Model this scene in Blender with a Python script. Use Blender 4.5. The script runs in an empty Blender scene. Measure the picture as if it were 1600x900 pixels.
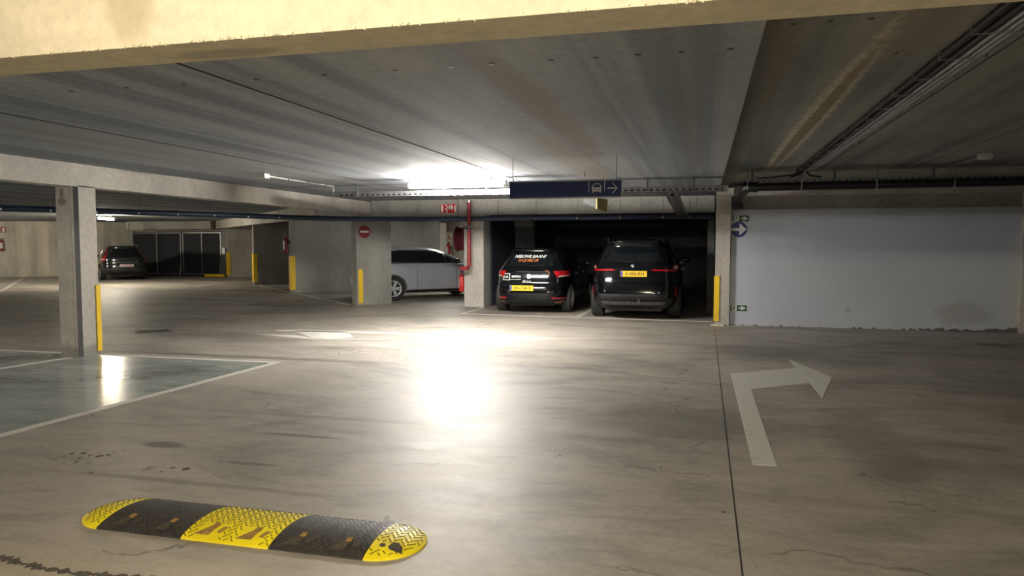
import bpy, bmesh, math, random
from mathutils import Vector, Matrix
random.seed(7)
C = bpy.context.scene
COL = C.collection
PI = math.pi

# ------------------------------------------------------------------ camera
F_PX, CAM_H, VPX, VPY = 1150.0, 1.5, 1101.0, 382.0
PITCH = math.atan((450 - VPY) / F_PX)
YAW = math.atan2((VPX - 800) / F_PX, math.cos(PITCH) + math.sin(PITCH) * (450 - VPY) / F_PX)
cam_d = bpy.data.cameras.new('camera'); cam = bpy.data.objects.new('camera', cam_d); COL.objects.link(cam)
cam.location = (0, 0, CAM_H); cam.rotation_euler = (PI / 2 - PITCH, 0, YAW)
cam_d.sensor_width = 36; cam_d.lens = 36 * F_PX / 1600; cam_d.clip_start = 0.05; cam_d.clip_end = 200
C.camera = cam
# ------------------------------------------------------------------ world + exposure
w = bpy.data.worlds.new('world'); C.world = w; w.use_nodes = True
w.node_tree.nodes['Background'].inputs[0].default_value = (0.5, 0.5, 0.55, 1)
w.node_tree.nodes['Background'].inputs[1].default_value = 0.02
vs = C.view_settings
vs.view_transform = 'Standard'; vs.look = 'None'; vs.gamma = 1.0; vs.use_curve_mapping = False
vs.exposure = 2.6
# lamp strengths (tube emission); some tubes built further down are added, unseen fill
S_MAIN, S_FAR, S_NEAR, S_BEHIND, S_REAR = 140.0, 110.0, 92.0, 30.0, 75.0

# ------------------------------------------------------------------ pixel -> place
def ray(u, v):
    cp, sp = math.cos(PITCH), math.sin(PITCH); x = (u - 800) / F_PX; y = (450 - v) / F_PX
    f = cp + sp * y; z = -sp + cp * y; c, s = math.cos(YAW), math.sin(YAW)
    return Vector((c * x - s * f, s * x + c * f, z))
def at_z(u, v, z=0.0):
    r = ray(u, v); t = (z - CAM_H) / r.z; return Vector((r.x * t, r.y * t, z))
def at_y(u, v, Y):
    r = ray(u, v); t = Y / r.y; return Vector((r.x * t, Y, CAM_H + r.z * t))

# ------------------------------------------------------------------ materials
def newmat(name):
    m = bpy.data.materials.new(name); m.use_nodes = True
    nt = m.node_tree; return m, nt, nt.nodes['Principled BSDF']
def ramp(nt, fac, stops):
    r = nt.nodes.new('ShaderNodeValToRGB'); e = r.color_ramp.elements
    while len(e) < len(stops): e.new(0.5)
    for el, (p, c) in zip(e, stops):
        el.position = p; el.color = (c[0], c[1], c[2], 1) if len(c) == 3 else c
    nt.links.new(fac, r.inputs[0]); return r.outputs[0]
def noise(nt, scale=(1, 1, 1), s=1.0, detail=4, rough=.55, dist=0.0, off=(0, 0, 0)):
    tc = nt.nodes.new('ShaderNodeTexCoord'); mp = nt.nodes.new('ShaderNodeMapping')
    mp.inputs['Scale'].default_value = scale; mp.inputs['Location'].default_value = off
    nt.links.new(tc.outputs['Object'], mp.inputs[0])
    n = nt.nodes.new('ShaderNodeTexNoise'); n.inputs['Scale'].default_value = s; n.inputs['Detail'].default_value = detail
    n.inputs['Roughness'].default_value = rough; n.inputs['Distortion'].default_value = dist
    nt.links.new(mp.outputs[0], n.inputs['Vector']); return n.outputs[0]
def mix(nt, a, b, fac, mode='MIX'):
    n = nt.nodes.new('ShaderNodeMix'); n.data_type = 'RGBA'; n.blend_type = mode
    for sock, val in ((n.inputs[6], a), (n.inputs[7], b), (n.inputs[0], fac)):
        if hasattr(val, 'is_output'): nt.links.new(val, sock)
        elif isinstance(val, (int, float)): sock.default_value = val
        else: sock.default_value = (*val[:3], 1)
    return n.outputs[2]
def math_n(nt, op, a, b=0.0, clamp=False):
    n = nt.nodes.new('ShaderNodeMath'); n.operation = op; n.use_clamp = clamp
    for i, v in enumerate((a, b)):
        if hasattr(v, 'is_output'): nt.links.new(v, n.inputs[i])
        else: n.inputs[i].default_value = v
    return n.outputs[0]
def spot(nt, cx, cy, rx, ry, ax='XY', soft=.5, wob=.5, ns=3.0):
    """mask 1 inside a wobbly ellipse (a stain with a shape of its own)"""
    tc = nt.nodes.new('ShaderNodeTexCoord'); sp = nt.nodes.new('ShaderNodeSeparateXYZ')
    nt.links.new(tc.outputs['Object'], sp.inputs[0])
    dx = math_n(nt, 'DIVIDE', math_n(nt, 'SUBTRACT', sp.outputs['XYZ'.index(ax[0])], cx), rx)
    dy = math_n(nt, 'DIVIDE', math_n(nt, 'SUBTRACT', sp.outputs['XYZ'.index(ax[1])], cy), ry)
    d = math_n(nt, 'SQRT', math_n(nt, 'ADD', math_n(nt, 'MULTIPLY', dx, dx), math_n(nt, 'MULTIPLY', dy, dy)))
    n = noise(nt, s=ns, detail=5)
    d = math_n(nt, 'ADD', d, math_n(nt, 'MULTIPLY', math_n(nt, 'SUBTRACT', n, .5), wob * 2))
    return math_n(nt, 'DIVIDE', math_n(nt, 'SUBTRACT', 1.0 + soft * .5, d), soft, True)
def bump(nt, b, h, strength=.2, dist=.01):
    n = nt.nodes.new('ShaderNodeBump'); n.inputs['Strength'].default_value = strength; n.inputs['Distance'].default_value = dist
    nt.links.new(h, n.inputs['Height']); nt.links.new(n.outputs[0], b.inputs['Normal'])
def plain(name, col, rough=.5, metal=0.0, var=.12, coat=0.0, s=6.0):
    m, nt, b = newmat(name)
    n = noise(nt, s=s); k = [(.3, [c * (1 - var) for c in col]), (.7, [min(1, c * (1 + var)) for c in col])]
    nt.links.new(ramp(nt, n, k), b.inputs['Base Color'])
    b.inputs['Roughness'].default_value = rough; b.inputs['Metallic'].default_value = metal
    b.inputs['Coat Weight'].default_value = coat
    return m
def concrete(name, col, stretch=(1, 1, 1), stain=.25, rough=.85, spots=(), streak=None):
    m, nt, b = newmat(name)
    big = noise(nt, stretch, .9, 5, .6, .4); fine = noise(nt, (1, 1, 1), 14, 6, .7)
    lo = [c * (1 - stain) for c in col]; hi = [min(1, c * (1 + stain * .6)) for c in col]
    c = ramp(nt, big, [(.3, lo), (.52, col), (.72, hi)])
    c = mix(nt, c, ramp(nt, fine, [(.35, (.86, .86, .86)), (.65, (1.08, 1.08, 1.08))]), 1.0, 'MULTIPLY')
    pores = noise(nt, (1, 1, 1), 55, 2, .5)
    c = mix(nt, c, (.55, .55, .5), math_n(nt, 'MULTIPLY', math_n(nt, 'GREATER_THAN', pores, .74), .0), 'MULTIPLY')
    if streak:
        st = noise(nt, streak, 1.0, 3, .5, .0)
        c = mix(nt, c, ramp(nt, st, [(.40, (.72, .74, .76)), (.5, (1, 1, 1)), (.60, (1.18, 1.15, 1.10))]), 1.0, 'MULTIPLY')
    for (cx, cy, rx, ry, ax, sc, k) in spots:
        c = mix(nt, c, sc, math_n(nt, 'MULTIPLY', spot(nt, cx, cy, rx, ry, ax), k))
    nt.links.new(c, b.inputs['Base Color']); b.inputs['Roughness'].default_value = rough
    bump(nt, b, fine, .25, .004)
    return m
M = {}
M['conc'] = concrete('concrete_cast', (.47, .445, .405), (1, 1, .6), .3, )
M['conc_pillar'] = concrete('concrete_pillar_stained', (.47, .445, .405), (1, 1, .6), .3, spots=[
    (-.05, 2.17, .035, .07, 'XZ', (.17, .14, .09), .85), (-.05, 2.06, .075, .05, 'XZ', (.17, .14, .09), .85), (-.02, .04, .3, .12, 'XZ', (.15, .14, .12), .6)])
M['conc_dark'] = concrete('concrete_grey', (.30, .29, .265), (1, 1, .5), .28)
M['conc_light'] = concrete('concrete_pale', (.52, .485, .42), (.8, .8, .4), .3, streak=(1.6, 1.6, .12))
M['beam_near'] = concrete('concrete_beam_near', (.56, .50, .38), (.8, 1, 1), .16, spots=[
    (-3.28, 2.42, .13, .09, 'XY', (.20, .19, .15), .75), (-1.75, 2.46, .26, .06, 'XY', (.24, .22, .18), .6),
    (-2.05, 2.42, .10, .18, 'XZ', (.33, .27, .18), .6)])
# slab: grey with long streaks running in depth
M['slab'] = concrete('concrete_slab', (.30, .325, .37), (1.0, .25, 1), .2, .8, streak=(3.4, .04, 1), spots=[
    (-1.25, 6.3, .16, 2.6, 'XY', (.27, .21, .16), .55), (-1.6, 9.5, .25, 2.4, 'XY', (.30, .25, .19), .5), (-.15, 7, .13, 4.5, 'XY', (.17, .165, .16), .4),
    (-1.75, 4.1, .16, .28, 'XY', (.40, .40, .42), .6), (-6.2, 8, .9, 3, 'XY', (.31, .31, .31), .5)])
def slab_right():
    m = concrete('concrete_slab_stained', (.25, .25, .235), (1.0, .3, 1), .26, .85, streak=(2.4, .06, 1), spots=[
        (.45, 7, .14, 6, 'XY', (.17, .14, .11), .5), (1.25, 4.6, .22, 1.2, 'XY', (.24, .18, .12), .4)])
    nt = m.node_tree; b = nt.nodes['Principled BSDF']; src = b.inputs['Base Color'].links[0].from_socket
    wide = spot(nt, 1.07, 9.4, .13, 4.3, 'XY', .35, .28, 5); inner = spot(nt, 1.085, 9.4, .065, 4.1, 'XY', .3, .35, 9)
    fl = noise(nt, (8, 2.5, 8), 3, 6, .75)
    wide = math_n(nt, 'MULTIPLY', wide, ramp(nt, fl, [(.38, (.15,) * 3), (.55, (1,) * 3)]))
    c = mix(nt, src, (.60, .53, .42), wide); c = mix(nt, c, (.19, .155, .105), math_n(nt, 'MULTIPLY', inner, .85))
    nt.links.new(c, b.inputs['Base Color']); return m
M['slab_r'] = slab_right()
def floor_mat(name, col, tint=0):
    m, nt, b = newmat(name)
    big = noise(nt, (.6, 1.1, 1), .8, 7, .66, .9); mid = noise(nt, (.6, 1.8, 1), 2.4, 6, .65, 1.2, (3, 1, 0)); fine = noise(nt, (1, 1, 1), 22, 5, .7)
    c = ramp(nt, big, [(.36, [x * .66 for x in col]), (.5, col), (.64, [x * 1.22 for x in col])])
    c = mix(nt, c, ramp(nt, mid, [(.34, (.60, .60, .56)), (.46, (.93, .92, .9)), (.62, (1.14, 1.12, 1.08))]), .62, 'MULTIPLY')
    c = mix(nt, c, ramp(nt, fine, [(.3, (.88, .88, .88)), (.7, (1.1, 1.1, 1.1))]), 1.0, 'MULTIPLY')
    if not tint:
        for (cx, cy, rx, ry, k, sc) in [(1.25, 6.1, .30, 1.0, .42, (.13, .11, .09)), (.75, 10.9, .75, .55, .6, (.12, .11, .10)), (3.2, 7.6, 1.0, .35, .35, (.14, .12, .10)),
                                        (2.3, 5.4, 1.1, .25, .4, (.15, .14, .12)), (-.4, 6.2, .8, .35, .35, (.16, .15, .13)), (-3.0, 5.1, .35, .03, .8, (.10, .09, .08)),
                                        (-6.4, 8.55, 2.4, .10, .65, (.10, .09, .08)), (4.2, 12.4, .25, .2, .8, (.08, .07, .05)), (-3.15, 3.9, 1.0, .04, .5, (.13, .12, .10)),
                                        (-3.9, 4.6, .18, .07, .75, (.07, .06, .05)), (-3.0, 4.35, .2, .03, .7, (.09, .08, .07)), (-2.9, 5.7, 1.3, .05, .5, (.14, .13, .11)), (.55, 3.35, .12, .05, .7, (.12, .10, .07))]:
            c = mix(nt, c, sc, math_n(nt, 'MULTIPLY', spot(nt, cx, cy, rx, ry, 'XY', .6, .6, 4), k))
        # warm strip by the foreground, near lamp's warmth painted into the floor colour
        c = mix(nt, c, (.56, .47, .33), math_n(nt, 'MULTIPLY', spot(nt, -1.0, 2.2, 3.4, .75, 'XY', .9, .5, 2.2), .5))
        crack = nt.nodes.new('ShaderNodeTexVoronoi'); crack.feature = 'DISTANCE_TO_EDGE'; crack.inputs['Scale'].default_value = .55
        tc = nt.nodes.new('ShaderNodeTexCoord'); mp = nt.nodes.new('ShaderNodeMapping'); mp.inputs['Scale'].default_value = (.55, 1.5, 1)
        wn = nt.nodes.new('ShaderNodeTexNoise'); wn.inputs['Scale'].default_value = 1.6; wn.inputs['Detail'].default_value = 6
        nt.links.new(tc.outputs['Object'], wn.inputs['Vector'])
        va = nt.nodes.new('ShaderNodeVectorMath'); va.operation = 'ADD'
        nt.links.new(tc.outputs['Object'], mp.inputs[0]); nt.links.new(mp.outputs[0], va.inputs[0]); nt.links.new(wn.outputs['Color'], va.inputs[1])
        nt.links.new(va.outputs[0], crack.inputs['Vector'])
        line = math_n(nt, 'LESS_THAN', crack.outputs['Distance'], .006)
        gate = math_n(nt, 'GREATER_THAN', noise(nt, s=1.1, off=(9, 4, 0)), .53)
        c = mix(nt, c, (.10, .09, .08), math_n(nt, 'MULTIPLY', math_n(nt, 'MULTIPLY', line, gate), .6))
    nt.links.new(c, b.inputs['Base Color'])
    rr = ramp(nt, mid, [(.35, (.50,) * 3), (.65, (.57,) * 3)])
    if tint: rr = ramp(nt, mid, [(.3, (.16,) * 3), (.7, (.26,) * 3)])
    nt.links.new(rr, b.inputs['Roughness']); b.inputs['IOR'].default_value = 1.62
    bump(nt, b, mid, .015, .02)
    return m
M['floor'] = floor_mat('polished_concrete_floor', (.34, .31, .27))
M['bay'] = floor_mat('green_grey_coated_floor', (.34, .365, .345), 1)
def wallpaint():
    m, nt, b = newmat('pale_blue_painted_wall')
    n = noise(nt, s=.8); f = noise(nt, s=30, detail=5)
    c = ramp(nt, n, [(.3, (.44, .47, .54)), (.7, (.50, .53, .60))])
    c = mix(nt, c, (.36, .37, .36), math_n(nt, 'MULTIPLY', spot(nt, 4.35, .3, .42, .22, 'XZ', .4, .6, 5), .7))
    c = mix(nt, c, (.50, .50, .47), math_n(nt, 'MULTIPLY', spot(nt, 5.12, .5, .12, .9, 'XZ', .5, .6, 5), .7))
    c = mix(nt, c, (.30, .31, .32), math_n(nt, 'MULTIPLY', spot(nt, 2.5, .33, .05, .06, 'XZ', .8, .6, 5), .5))
    # dirt chipped away at the foot, in the right corner
    tc = nt.nodes.new('ShaderNodeTexCoord'); sp = nt.nodes.new('ShaderNodeSeparateXYZ'); nt.links.new(tc.outputs['Object'], sp.inputs[0])
    h = math_n(nt, 'MULTIPLY', math_n(nt, 'SUBTRACT', noise(nt, s=9, detail=6), .5), .22)
    grow = math_n(nt, 'MULTIPLY', math_n(nt, 'SUBTRACT', sp.outputs[0], 3.3), .035, True)
    msk = math_n(nt, 'LESS_THAN', sp.outputs[2], math_n(nt, 'ADD', h, grow))
    c = mix(nt, c, (.07, .045, .035), math_n(nt, 'MULTIPLY', msk, .85))
    nt.links.new(c, b.inputs['Base Color']); b.inputs['Roughness'].default_value = .8; bump(nt, b, f, .1, .003); return m
M['wallpaint'] = wallpaint()
M['garage'] = concrete('shade_dark_masonry', (.018, .022, .032), (1, 1, 1), .3, .9)  # near-black wall colour stands in for the garage's missing light
M['garage2'] = concrete('dark_lintel', (.11, .105, .105), (1, 1, 1), .3, .9)
M['yellow'] = plain('yellow_foam_guard', (.85, .56, .02), .55, var=.10)
def paint_white(name, col=(.62, .60, .55), wear=.5):
    m, nt, b = newmat(name); n = noise(nt, s=5, detail=7, rough=.7); f = noise(nt, s=1.2)
    c = ramp(nt, n, [(.22, [x * .6 for x in col]), (.42, col), (.8, [x * 1.08 for x in col])])
    nt.links.new(c, b.inputs['Base Color']); b.inputs['Roughness'].default_value = wear; return m
M['line'] = paint_white('white_road_paint')
M['line_worn'] = paint_white('worn_road_paint', (.42, .41, .37))
M['metal'] = plain('galvanised_steel', (.42, .43, .44), .38, .8)
M['joint'] = plain('dark_joint', (.03, .03, .03), .95)
M['metal_dark'] = plain('dull_steel', (.16, .16, .17), .5, .6)
M['black'] = plain('black_plastic', (.007, .007, .009), .45)
M['black_pipe'] = plain('black_pipe_plastic', (.010, .010, .013), .35)
M['blue_pipe'] = plain('dark_blue_pipe', (.015, .03, .07), .4)
M['rubber'] = plain('tyre_rubber', (.018, .018, .018), .8)
M['alloy'] = plain('alloy_wheel', (.55, .56, .58), .35, .25)
M['alloy_dark'] = plain('dark_alloy', (.10, .10, .11), .35, .8)
M['white'] = plain('white_enamel', (.75, .75, .72), .45, var=.04)
M['red'] = plain('red_enamel', (.50, .018, .018), .35)
M['red_pipe'] = plain('dull_red_pipe_paint', (.26, .02, .028), .5)
M['reel_red'] = plain('dark_wine_red_enamel', (.11, .016, .026), .55)
M['red_dark'] = plain('dark_red_enamel', (.22, .02, .03), .45)
M['blue_sign'] = plain('dark_blue_sign', (.022, .036, .14), .4, var=.05)
M['blue_disc'] = plain('blue_traffic_sign', (.015, .025, .16), .45, var=.05)
M['green_sign'] = plain('green_exit_sign', (.01, .075, .035), .45, var=.05)
M['paint_black'] = plain('black_car_paint', (.003, .0035, .005), .10, coat=0.0, var=.05)
M['paint_bluegrey'] = plain('dark_grey_car_paint', (.012, .015, .018), .2, coat=1.0, var=.05)
M['paint_silver'] = plain('silver_car_paint', (.42, .44, .48), .32, .35, coat=.8, var=.04)
M['glass'] = plain('tinted_glass', (.006, .008, .010), .06, coat=.5, var=.05)
def real_glass():
    m, nt, b = newmat('clear_tinted_glass'); n = noise(nt, s=3)
    nt.links.new(ramp(nt, n, [(.3, (.40, .46, .46)), (.7, (.43, .5, .5))]), b.inputs['Base Color'])
    b.inputs['Roughness'].default_value = .03; b.inputs['Alpha'].default_value = .55; return m
M['glass_clear'] = real_glass()
M['tail_red'] = plain('red_lamp_lens', (.42, .008, .012), .12, coat=1.0)
M['tail_clear'] = plain('clear_lamp_lens', (.55, .45, .42), .12, coat=1.0)
M['amber'] = plain('amber_reflector', (.65, .25, .08), .2)
M['plate_y'] = plain('yellow_number_plate', (.85, .55, .02), .4, var=.04)
M['plate_w'] = plain('white_number_plate', (.62, .58, .56), .4, var=.04)
M['plate_b'] = plain('blue_plate_band', (.02, .06, .42), .4)
M['ink'] = plain('black_ink', (.015, .015, .015), .5)
M['ink_red'] = plain('red_ink', (.30, .02, .03), .5)
M['sticker'] = plain('white_sticker', (.72, .72, .70), .5, var=.05)
M['orange'] = plain('orange_sticker', (.50, .16, .05), .5)
M['chrome'] = plain('chrome', (.6, .6, .62), .12, 1.0)
M['bump_y'] = plain('yellow_rubber', (.95, .76, .015), .45, var=.10)
M['bump_k'] = plain('black_rubber', (.040, .036, .034), .55, var=.3, s=25)
M['rubber_edge'] = plain('worn_rubber_edge', (.085, .075, .068), .6, var=.3, s=30)
M['rust'] = plain('rusty_steel', (.33, .19, .06), .7, var=.5, s=60)
M['worn'] = plain('worn_brown_rubber', (.075, .06, .045), .7, var=.4, s=40)
M['mark_dark'] = plain('dark_tread_mark', (.10, .08, .01), .7)
M['interior'] = plain('car_interior', (.02, .02, .022), .8)
def emis(name, col, s):
    m, nt, b = newmat(name); e = nt.nodes.new('ShaderNodeEmission')
    e.inputs[0].default_value = (*col, 1); e.inputs[1].default_value = s
    nt.links.new(e.outputs[0], nt.nodes['Material Output'].inputs[0]); return m
def mesh_mat():
    m, nt, b = newmat('dark_gate_mesh')
    n = noise(nt, s=3); c = ramp(nt, n, [(.3, (.010, .013, .022)), (.7, (.016, .02, .03))])
    nt.links.new(c, b.inputs['Base Color']); b.inputs['Roughness'].default_value = .6; return m
M['gate'] = mesh_mat()
M['gate_wire'] = plain('dark_painted_wire', (.03, .033, .045), .5)

# ------------------------------------------------------------------ mesh helpers
class MB:
    def __init__(s): s.v = []; s.f = []
    def add(s, vs, fs):
        k = len(s.v); s.v += [Vector(p) for p in vs]; s.f += [[i + k for i in f] for f in fs]; return s
    def box(s, a, b):
        x0, y0, z0 = a; x1, y1, z1 = b
        return s.add([(x0, y0, z0), (x1, y0, z0), (x1, y1, z0), (x0, y1, z0), (x0, y0, z1), (x1, y0, z1), (x1, y1, z1), (x0, y1, z1)],
                     [(0, 3, 2, 1), (4, 5, 6, 7), (0, 1, 5, 4), (1, 2, 6, 5), (2, 3, 7, 6), (3, 0, 4, 7)])
    def prism(s, poly, d):
        """polygon of 3-D points (ccw seen from +d) extruded by vector d"""
        n = len(poly); d = Vector(d); P = [Vector(p) for p in poly]
        return s.add(P + [p + d for p in P], [list(range(n))[::-1], [i + n for i in range(n)]] + [(i, (i + 1) % n, (i + 1) % n + n, i + n) for i in range(n)])
    def tube(s, pts, r, n=12, cap=True):
        pts = [Vector(p) for p in pts]; rings = []
        for i, p in enumerate(pts):
            t = ((pts[min(i + 1, len(pts) - 1)] - p).normalized() + (p - pts[max(i - 1, 0)]).normalized()).normalized()
            a = Vector((0, 0, 1)) if abs(t.z) < .9 else Vector((1, 0, 0))
            u = t.cross(a).normalized(); v = t.cross(u)
            rr = r[i] if isinstance(r, (list, tuple)) else r
            rings.append([p + u * rr * math.cos(2 * PI * k / n) + v * rr * math.sin(2 * PI * k / n) for k in range(n)])
        vs = [q for rg in rings for q in rg]; fs = []
        for i in range(len(pts) - 1):
            for k in range(n):
                a = i * n + k; b2 = i * n + (k + 1) % n; fs.append((a, a + n, b2 + n, b2))
        if cap: fs += [list(range(n)), [len(vs) - n + k for k in range(n)][::-1]]
        return s.add(vs, fs)
    def lathe(s, prof, o, axis='X', n=32, cap=True):
        """prof: (h, r) along the axis"""
        o = Vector(o); vs = []; fs = []
        for h, r in prof:
            for k in range(n):
                a = 2 * PI * k / n; c, sn = r * math.cos(a), r * math.sin(a)
                vs.append(o + (Vector((h, c, sn)) if axis == 'X' else Vector((c, h, sn)) if axis == 'Y' else Vector((c, sn, h))))
        for i in range(len(prof) - 1):
            for k in range(n):
                a = i * n + k; b2 = i * n + (k + 1) % n; fs.append((a, b2, b2 + n, a + n))
        if cap and prof[0][1] > 1e-4: fs.append(list(range(n))[::-1])
        if cap and prof[-1][1] > 1e-4: fs.append([len(vs) - n + k for k in range(n)])
        return s.add(vs, fs)
    def obox(s, c, ax, ay, az, hx, hy, hz):
        c = Vector(c); ax, ay, az = Vector(ax) * hx, Vector(ay) * hy, Vector(az) * hz
        vs = [c + ax * i + ay * j + az * k for k in (-1, 1) for i, j in ((-1, -1), (1, -1), (1, 1), (-1, 1))]
        return s.add(vs, [(0, 3, 2, 1), (4, 5, 6, 7), (0, 1, 5, 4), (1, 2, 6, 5), (2, 3, 7, 6), (3, 0, 4, 7)])
def build(name, mb, mat, parent=None, smooth=False, origin='base', bevel=0, fix=True):
    me = bpy.data.meshes.new(name)
    V = mb.v
    if parent is not None:
        root = parent
        while root.parent: root = root.parent
        o0 = root.matrix_basis.translation.copy() if root.get('_world') else Vector((0, 0, 0))
    elif origin == 'base':
        xs = [p.x for p in V]; ys = [p.y for p in V]; zs = [p.z for p in V]
        o0 = Vector(((min(xs) + max(xs)) / 2, (min(ys) + max(ys)) / 2, min(zs)))
    else: o0 = Vector((0, 0, 0))
    me.from_pydata([tuple(p - o0) for p in V], [], mb.f); me.validate()
    if fix:
        bm = bmesh.new(); bm.from_mesh(me); bmesh.ops.recalc_face_normals(bm, faces=bm.faces); bm.to_mesh(me); bm.free()
    me.materials.append(mat)
    if smooth:
        for p in me.polygons: p.use_smooth = True
        me.set_sharp_from_angle(angle=math.radians(38))
    ob = bpy.data.objects.new(name, me); COL.objects.link(ob)
    if parent is not None: ob.parent = parent
    else: ob.location = o0
    if bevel:
        b = ob.modifiers.new('bevel', 'BEVEL'); b.width = bevel; b.segments = 2; b.limit_method = 'ANGLE'
    return ob
def thing(name, label, cat, loc=(0, 0, 0), rz=0.0, group=None, world=True):
    o = bpy.data.objects.new(name, None); COL.objects.link(o); o.empty_display_size = .2
    o.location = loc; o.rotation_euler = (0, 0, rz); o['label'] = label; o['category'] = cat
    if group: o['group'] = group
    if world and rz == 0: o['_world'] = 1
    return o
def tag(o, label, cat, group=None):
    o['label'] = label; o['category'] = cat
    if group: o['group'] = group
    return o
def struct(name, mb, mat, label=None, **k):
    o = build(name, mb, mat, origin='zero', **k); o['kind'] = 'structure'
    if label: o['label'] = label
    return o
def text_geo(s, size, thick=.002, bold=0.0, shear=0.0, sx=1.0, align='CENTER'):
    cu = bpy.data.curves.new('t', 'FONT'); cu.body = s; cu.size = size; cu.extrude = thick / 2; cu.offset = bold; cu.shear = shear
    cu.align_x = align; cu.align_y = 'CENTER'; cu.resolution_u = 3
    ob = bpy.data.objects.new('t', cu); COL.objects.link(ob)
    dg = bpy.context.evaluated_depsgraph_get(); dg.update()
    me = bpy.data.meshes.new_from_object(ob.evaluated_get(dg))
    v = [(p.co.x * sx, p.co.y, p.co.z) for p in me.vertices]; f = [list(p.vertices) for p in me.polygons]
    bpy.data.objects.remove(ob); bpy.data.curves.remove(cu); bpy.data.meshes.remove(me)
    return v, f
class Board:
    """2-D drawing on a plane: origin, right, up; normal = toward viewer"""
    def __init__(s, o, r, u): s.o = Vector(o); s.r = Vector(r).normalized(); s.u = Vector(u).normalized(); s.n = s.r.cross(s.u)
    def p(s, x, y, d=0): return s.o + s.r * x + s.u * y + s.n * d
    def poly(s, mb, pts, d0, d1): return mb.prism([s.p(x, y, d0) for x, y in pts], s.n * (d1 - d0))
    def rect(s, mb, x0, y0, x1, y1, d0, d1): return s.poly(mb, [(x0, y0), (x1, y0), (x1, y1), (x0, y1)], d0, d1)
    def disc(s, mb, x, y, r, d0, d1, n=32): return s.poly(mb, [(x + r * math.cos(2 * PI * k / n), y + r * math.sin(2 * PI * k / n)) for k in range(n)], d0, d1)
    def stroke(s, mb, pts, w, d0, d1):
        for (a, b) in zip(pts[:-1], pts[1:]):
            dx, dy = b[0] - a[0], b[1] - a[1]; L = math.hypot(dx, dy); nx, ny = -dy / L * w / 2, dx / L * w / 2
            s.poly(mb, [(a[0] - nx, a[1] - ny), (b[0] - nx, b[1] - ny), (b[0] + nx, b[1] + ny), (a[0] + nx, a[1] + ny)], d0, d1)
        return mb
    def text(s, mb, t, x, y, size, d, **k):
        v, f = text_geo(t, size, **k); mb.add([s.p(x + a, y + b, d + c) for a, b, c in v], f); return mb

# ================================================================== STRUCTURE
ZC, ZR = 2.57, 2.80          # main slab underside, higher slab on the right
struct('floor', MB().box((-45, -12, -.2), (10, 36, 0)), M['floor'])
struct('ceiling', MB().box((-45, 2.54, ZC), (.27, 36, ZC + .35)).box((-45, -12, ZC), (.27, 2.3, ZC + .35)), M['slab'])
struct('ceiling_right', MB().box((.27, 2.54, ZR), (10, 14.45, ZR + .12)).box((.27, -12, ZR), (10, 2.3, ZR + .12)), M['slab_r'])
# slab joints and drilled holes in the soffit
jt = MB()
for x in (-3.03, -5.55): jt.box((x - .012, 2.56, ZC - .003), (x + .012, 16.8, ZC))
jt.box((-8.0, 12.30, ZC - .004), (.262, 12.325, ZC)); struct('trim_1', jt, M['joint'])
jt = MB()
for x in (1.9, 3.4): jt.box((x - .006, 2.56, ZR - .002), (x + .006, 14.1, ZR))
struct('trim_2', jt, M['joint'])
hl = MB()
for x in (-4.3, -3.84, -3.38, -2.83, -2.34, -1.86, -1.49, -1.24, -.88, -.62, -.38, -.14, .12):
    hl.lathe([(-.003, .017), (0, .019)], (x, 4.27, ZC), 'Z', 12)
for x, y in ((.49, 4.71), (.69, 4.70), (.91, 4.71), (1.24, 5.59)): hl.lathe([(-.003, .017), (0, .019)], (x, y, ZR), 'Z', 12)
struct('trim_3', hl, M['black'])
# floor joints
fj = MB().box((.185, 1.2, 0), (.193, 14.2, .001)); struct('trim_4', fj, M['black'])
fj = MB()
P = [at_z(u, v) for u, v in ((330, 557), (520, 565), (640, 570), (900, 575), (1120, 601), (1400, 607), (1600, 619))]
for a, b in zip(P[:-1], P[1:]):
    d = (b - a).normalized(); n = Vector((-d.y, d.x, 0)) * .006
    fj.prism([a - n, b - n, b + n, a + n], (0, 0, .001))
struct('trim_5', fj, M['metal_dark'])
# broken edge of the topping in the bottom left corner
cr = MB(); x = -3.6
prev = None; top = []; bot = []
while x < -2.35:
    yc = 2.70 + .03 * math.sin(x * 5) + random.uniform(-.008, .008); wd = random.uniform(.003, .038) * (1 if x < -2.6 else .5)
    top.append((x, yc + wd)); bot.append((x, yc - wd)); x += random.uniform(.008, .03)
cr.prism([(a, b, 0.0005) for a, b in bot] + [(a, b, 0.0005) for a, b in top[::-1]], (0, 0, .0012))
struct('trim_6', cr, M['worn'])
dp = MB()
for (u, v, r) in ((100, 713, 6), (112, 709, 9), (124, 716, 7), (131, 708, 9), (140, 712, 6), (155, 713, 12), (170, 711, 9), (178, 706, 4), (119, 722, 8), (142, 739, 6), (64, 698, 5), (192, 704, 4), (252, 737, 5), (270, 731, 8), (290, 733, 14), (868, 714, 4), (875, 712, 5), (1033, 730, 5), (628, 657, 4), (1131, 800, 5)):
    c = at_z(u, v, .0004); rr = r * .0022; k = 9; ph = random.random() * 6
    dp.prism([(c.x + rr * math.cos(2 * PI * i / k) * random.uniform(.6, 1.2), c.y + rr * 1.3 * math.sin(2 * PI * i / k) * random.uniform(.5, 1.1), .0004) for i in range(k)], (0, 0, .0008))
o = struct('trim_12', dp, M['worn'])
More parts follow.
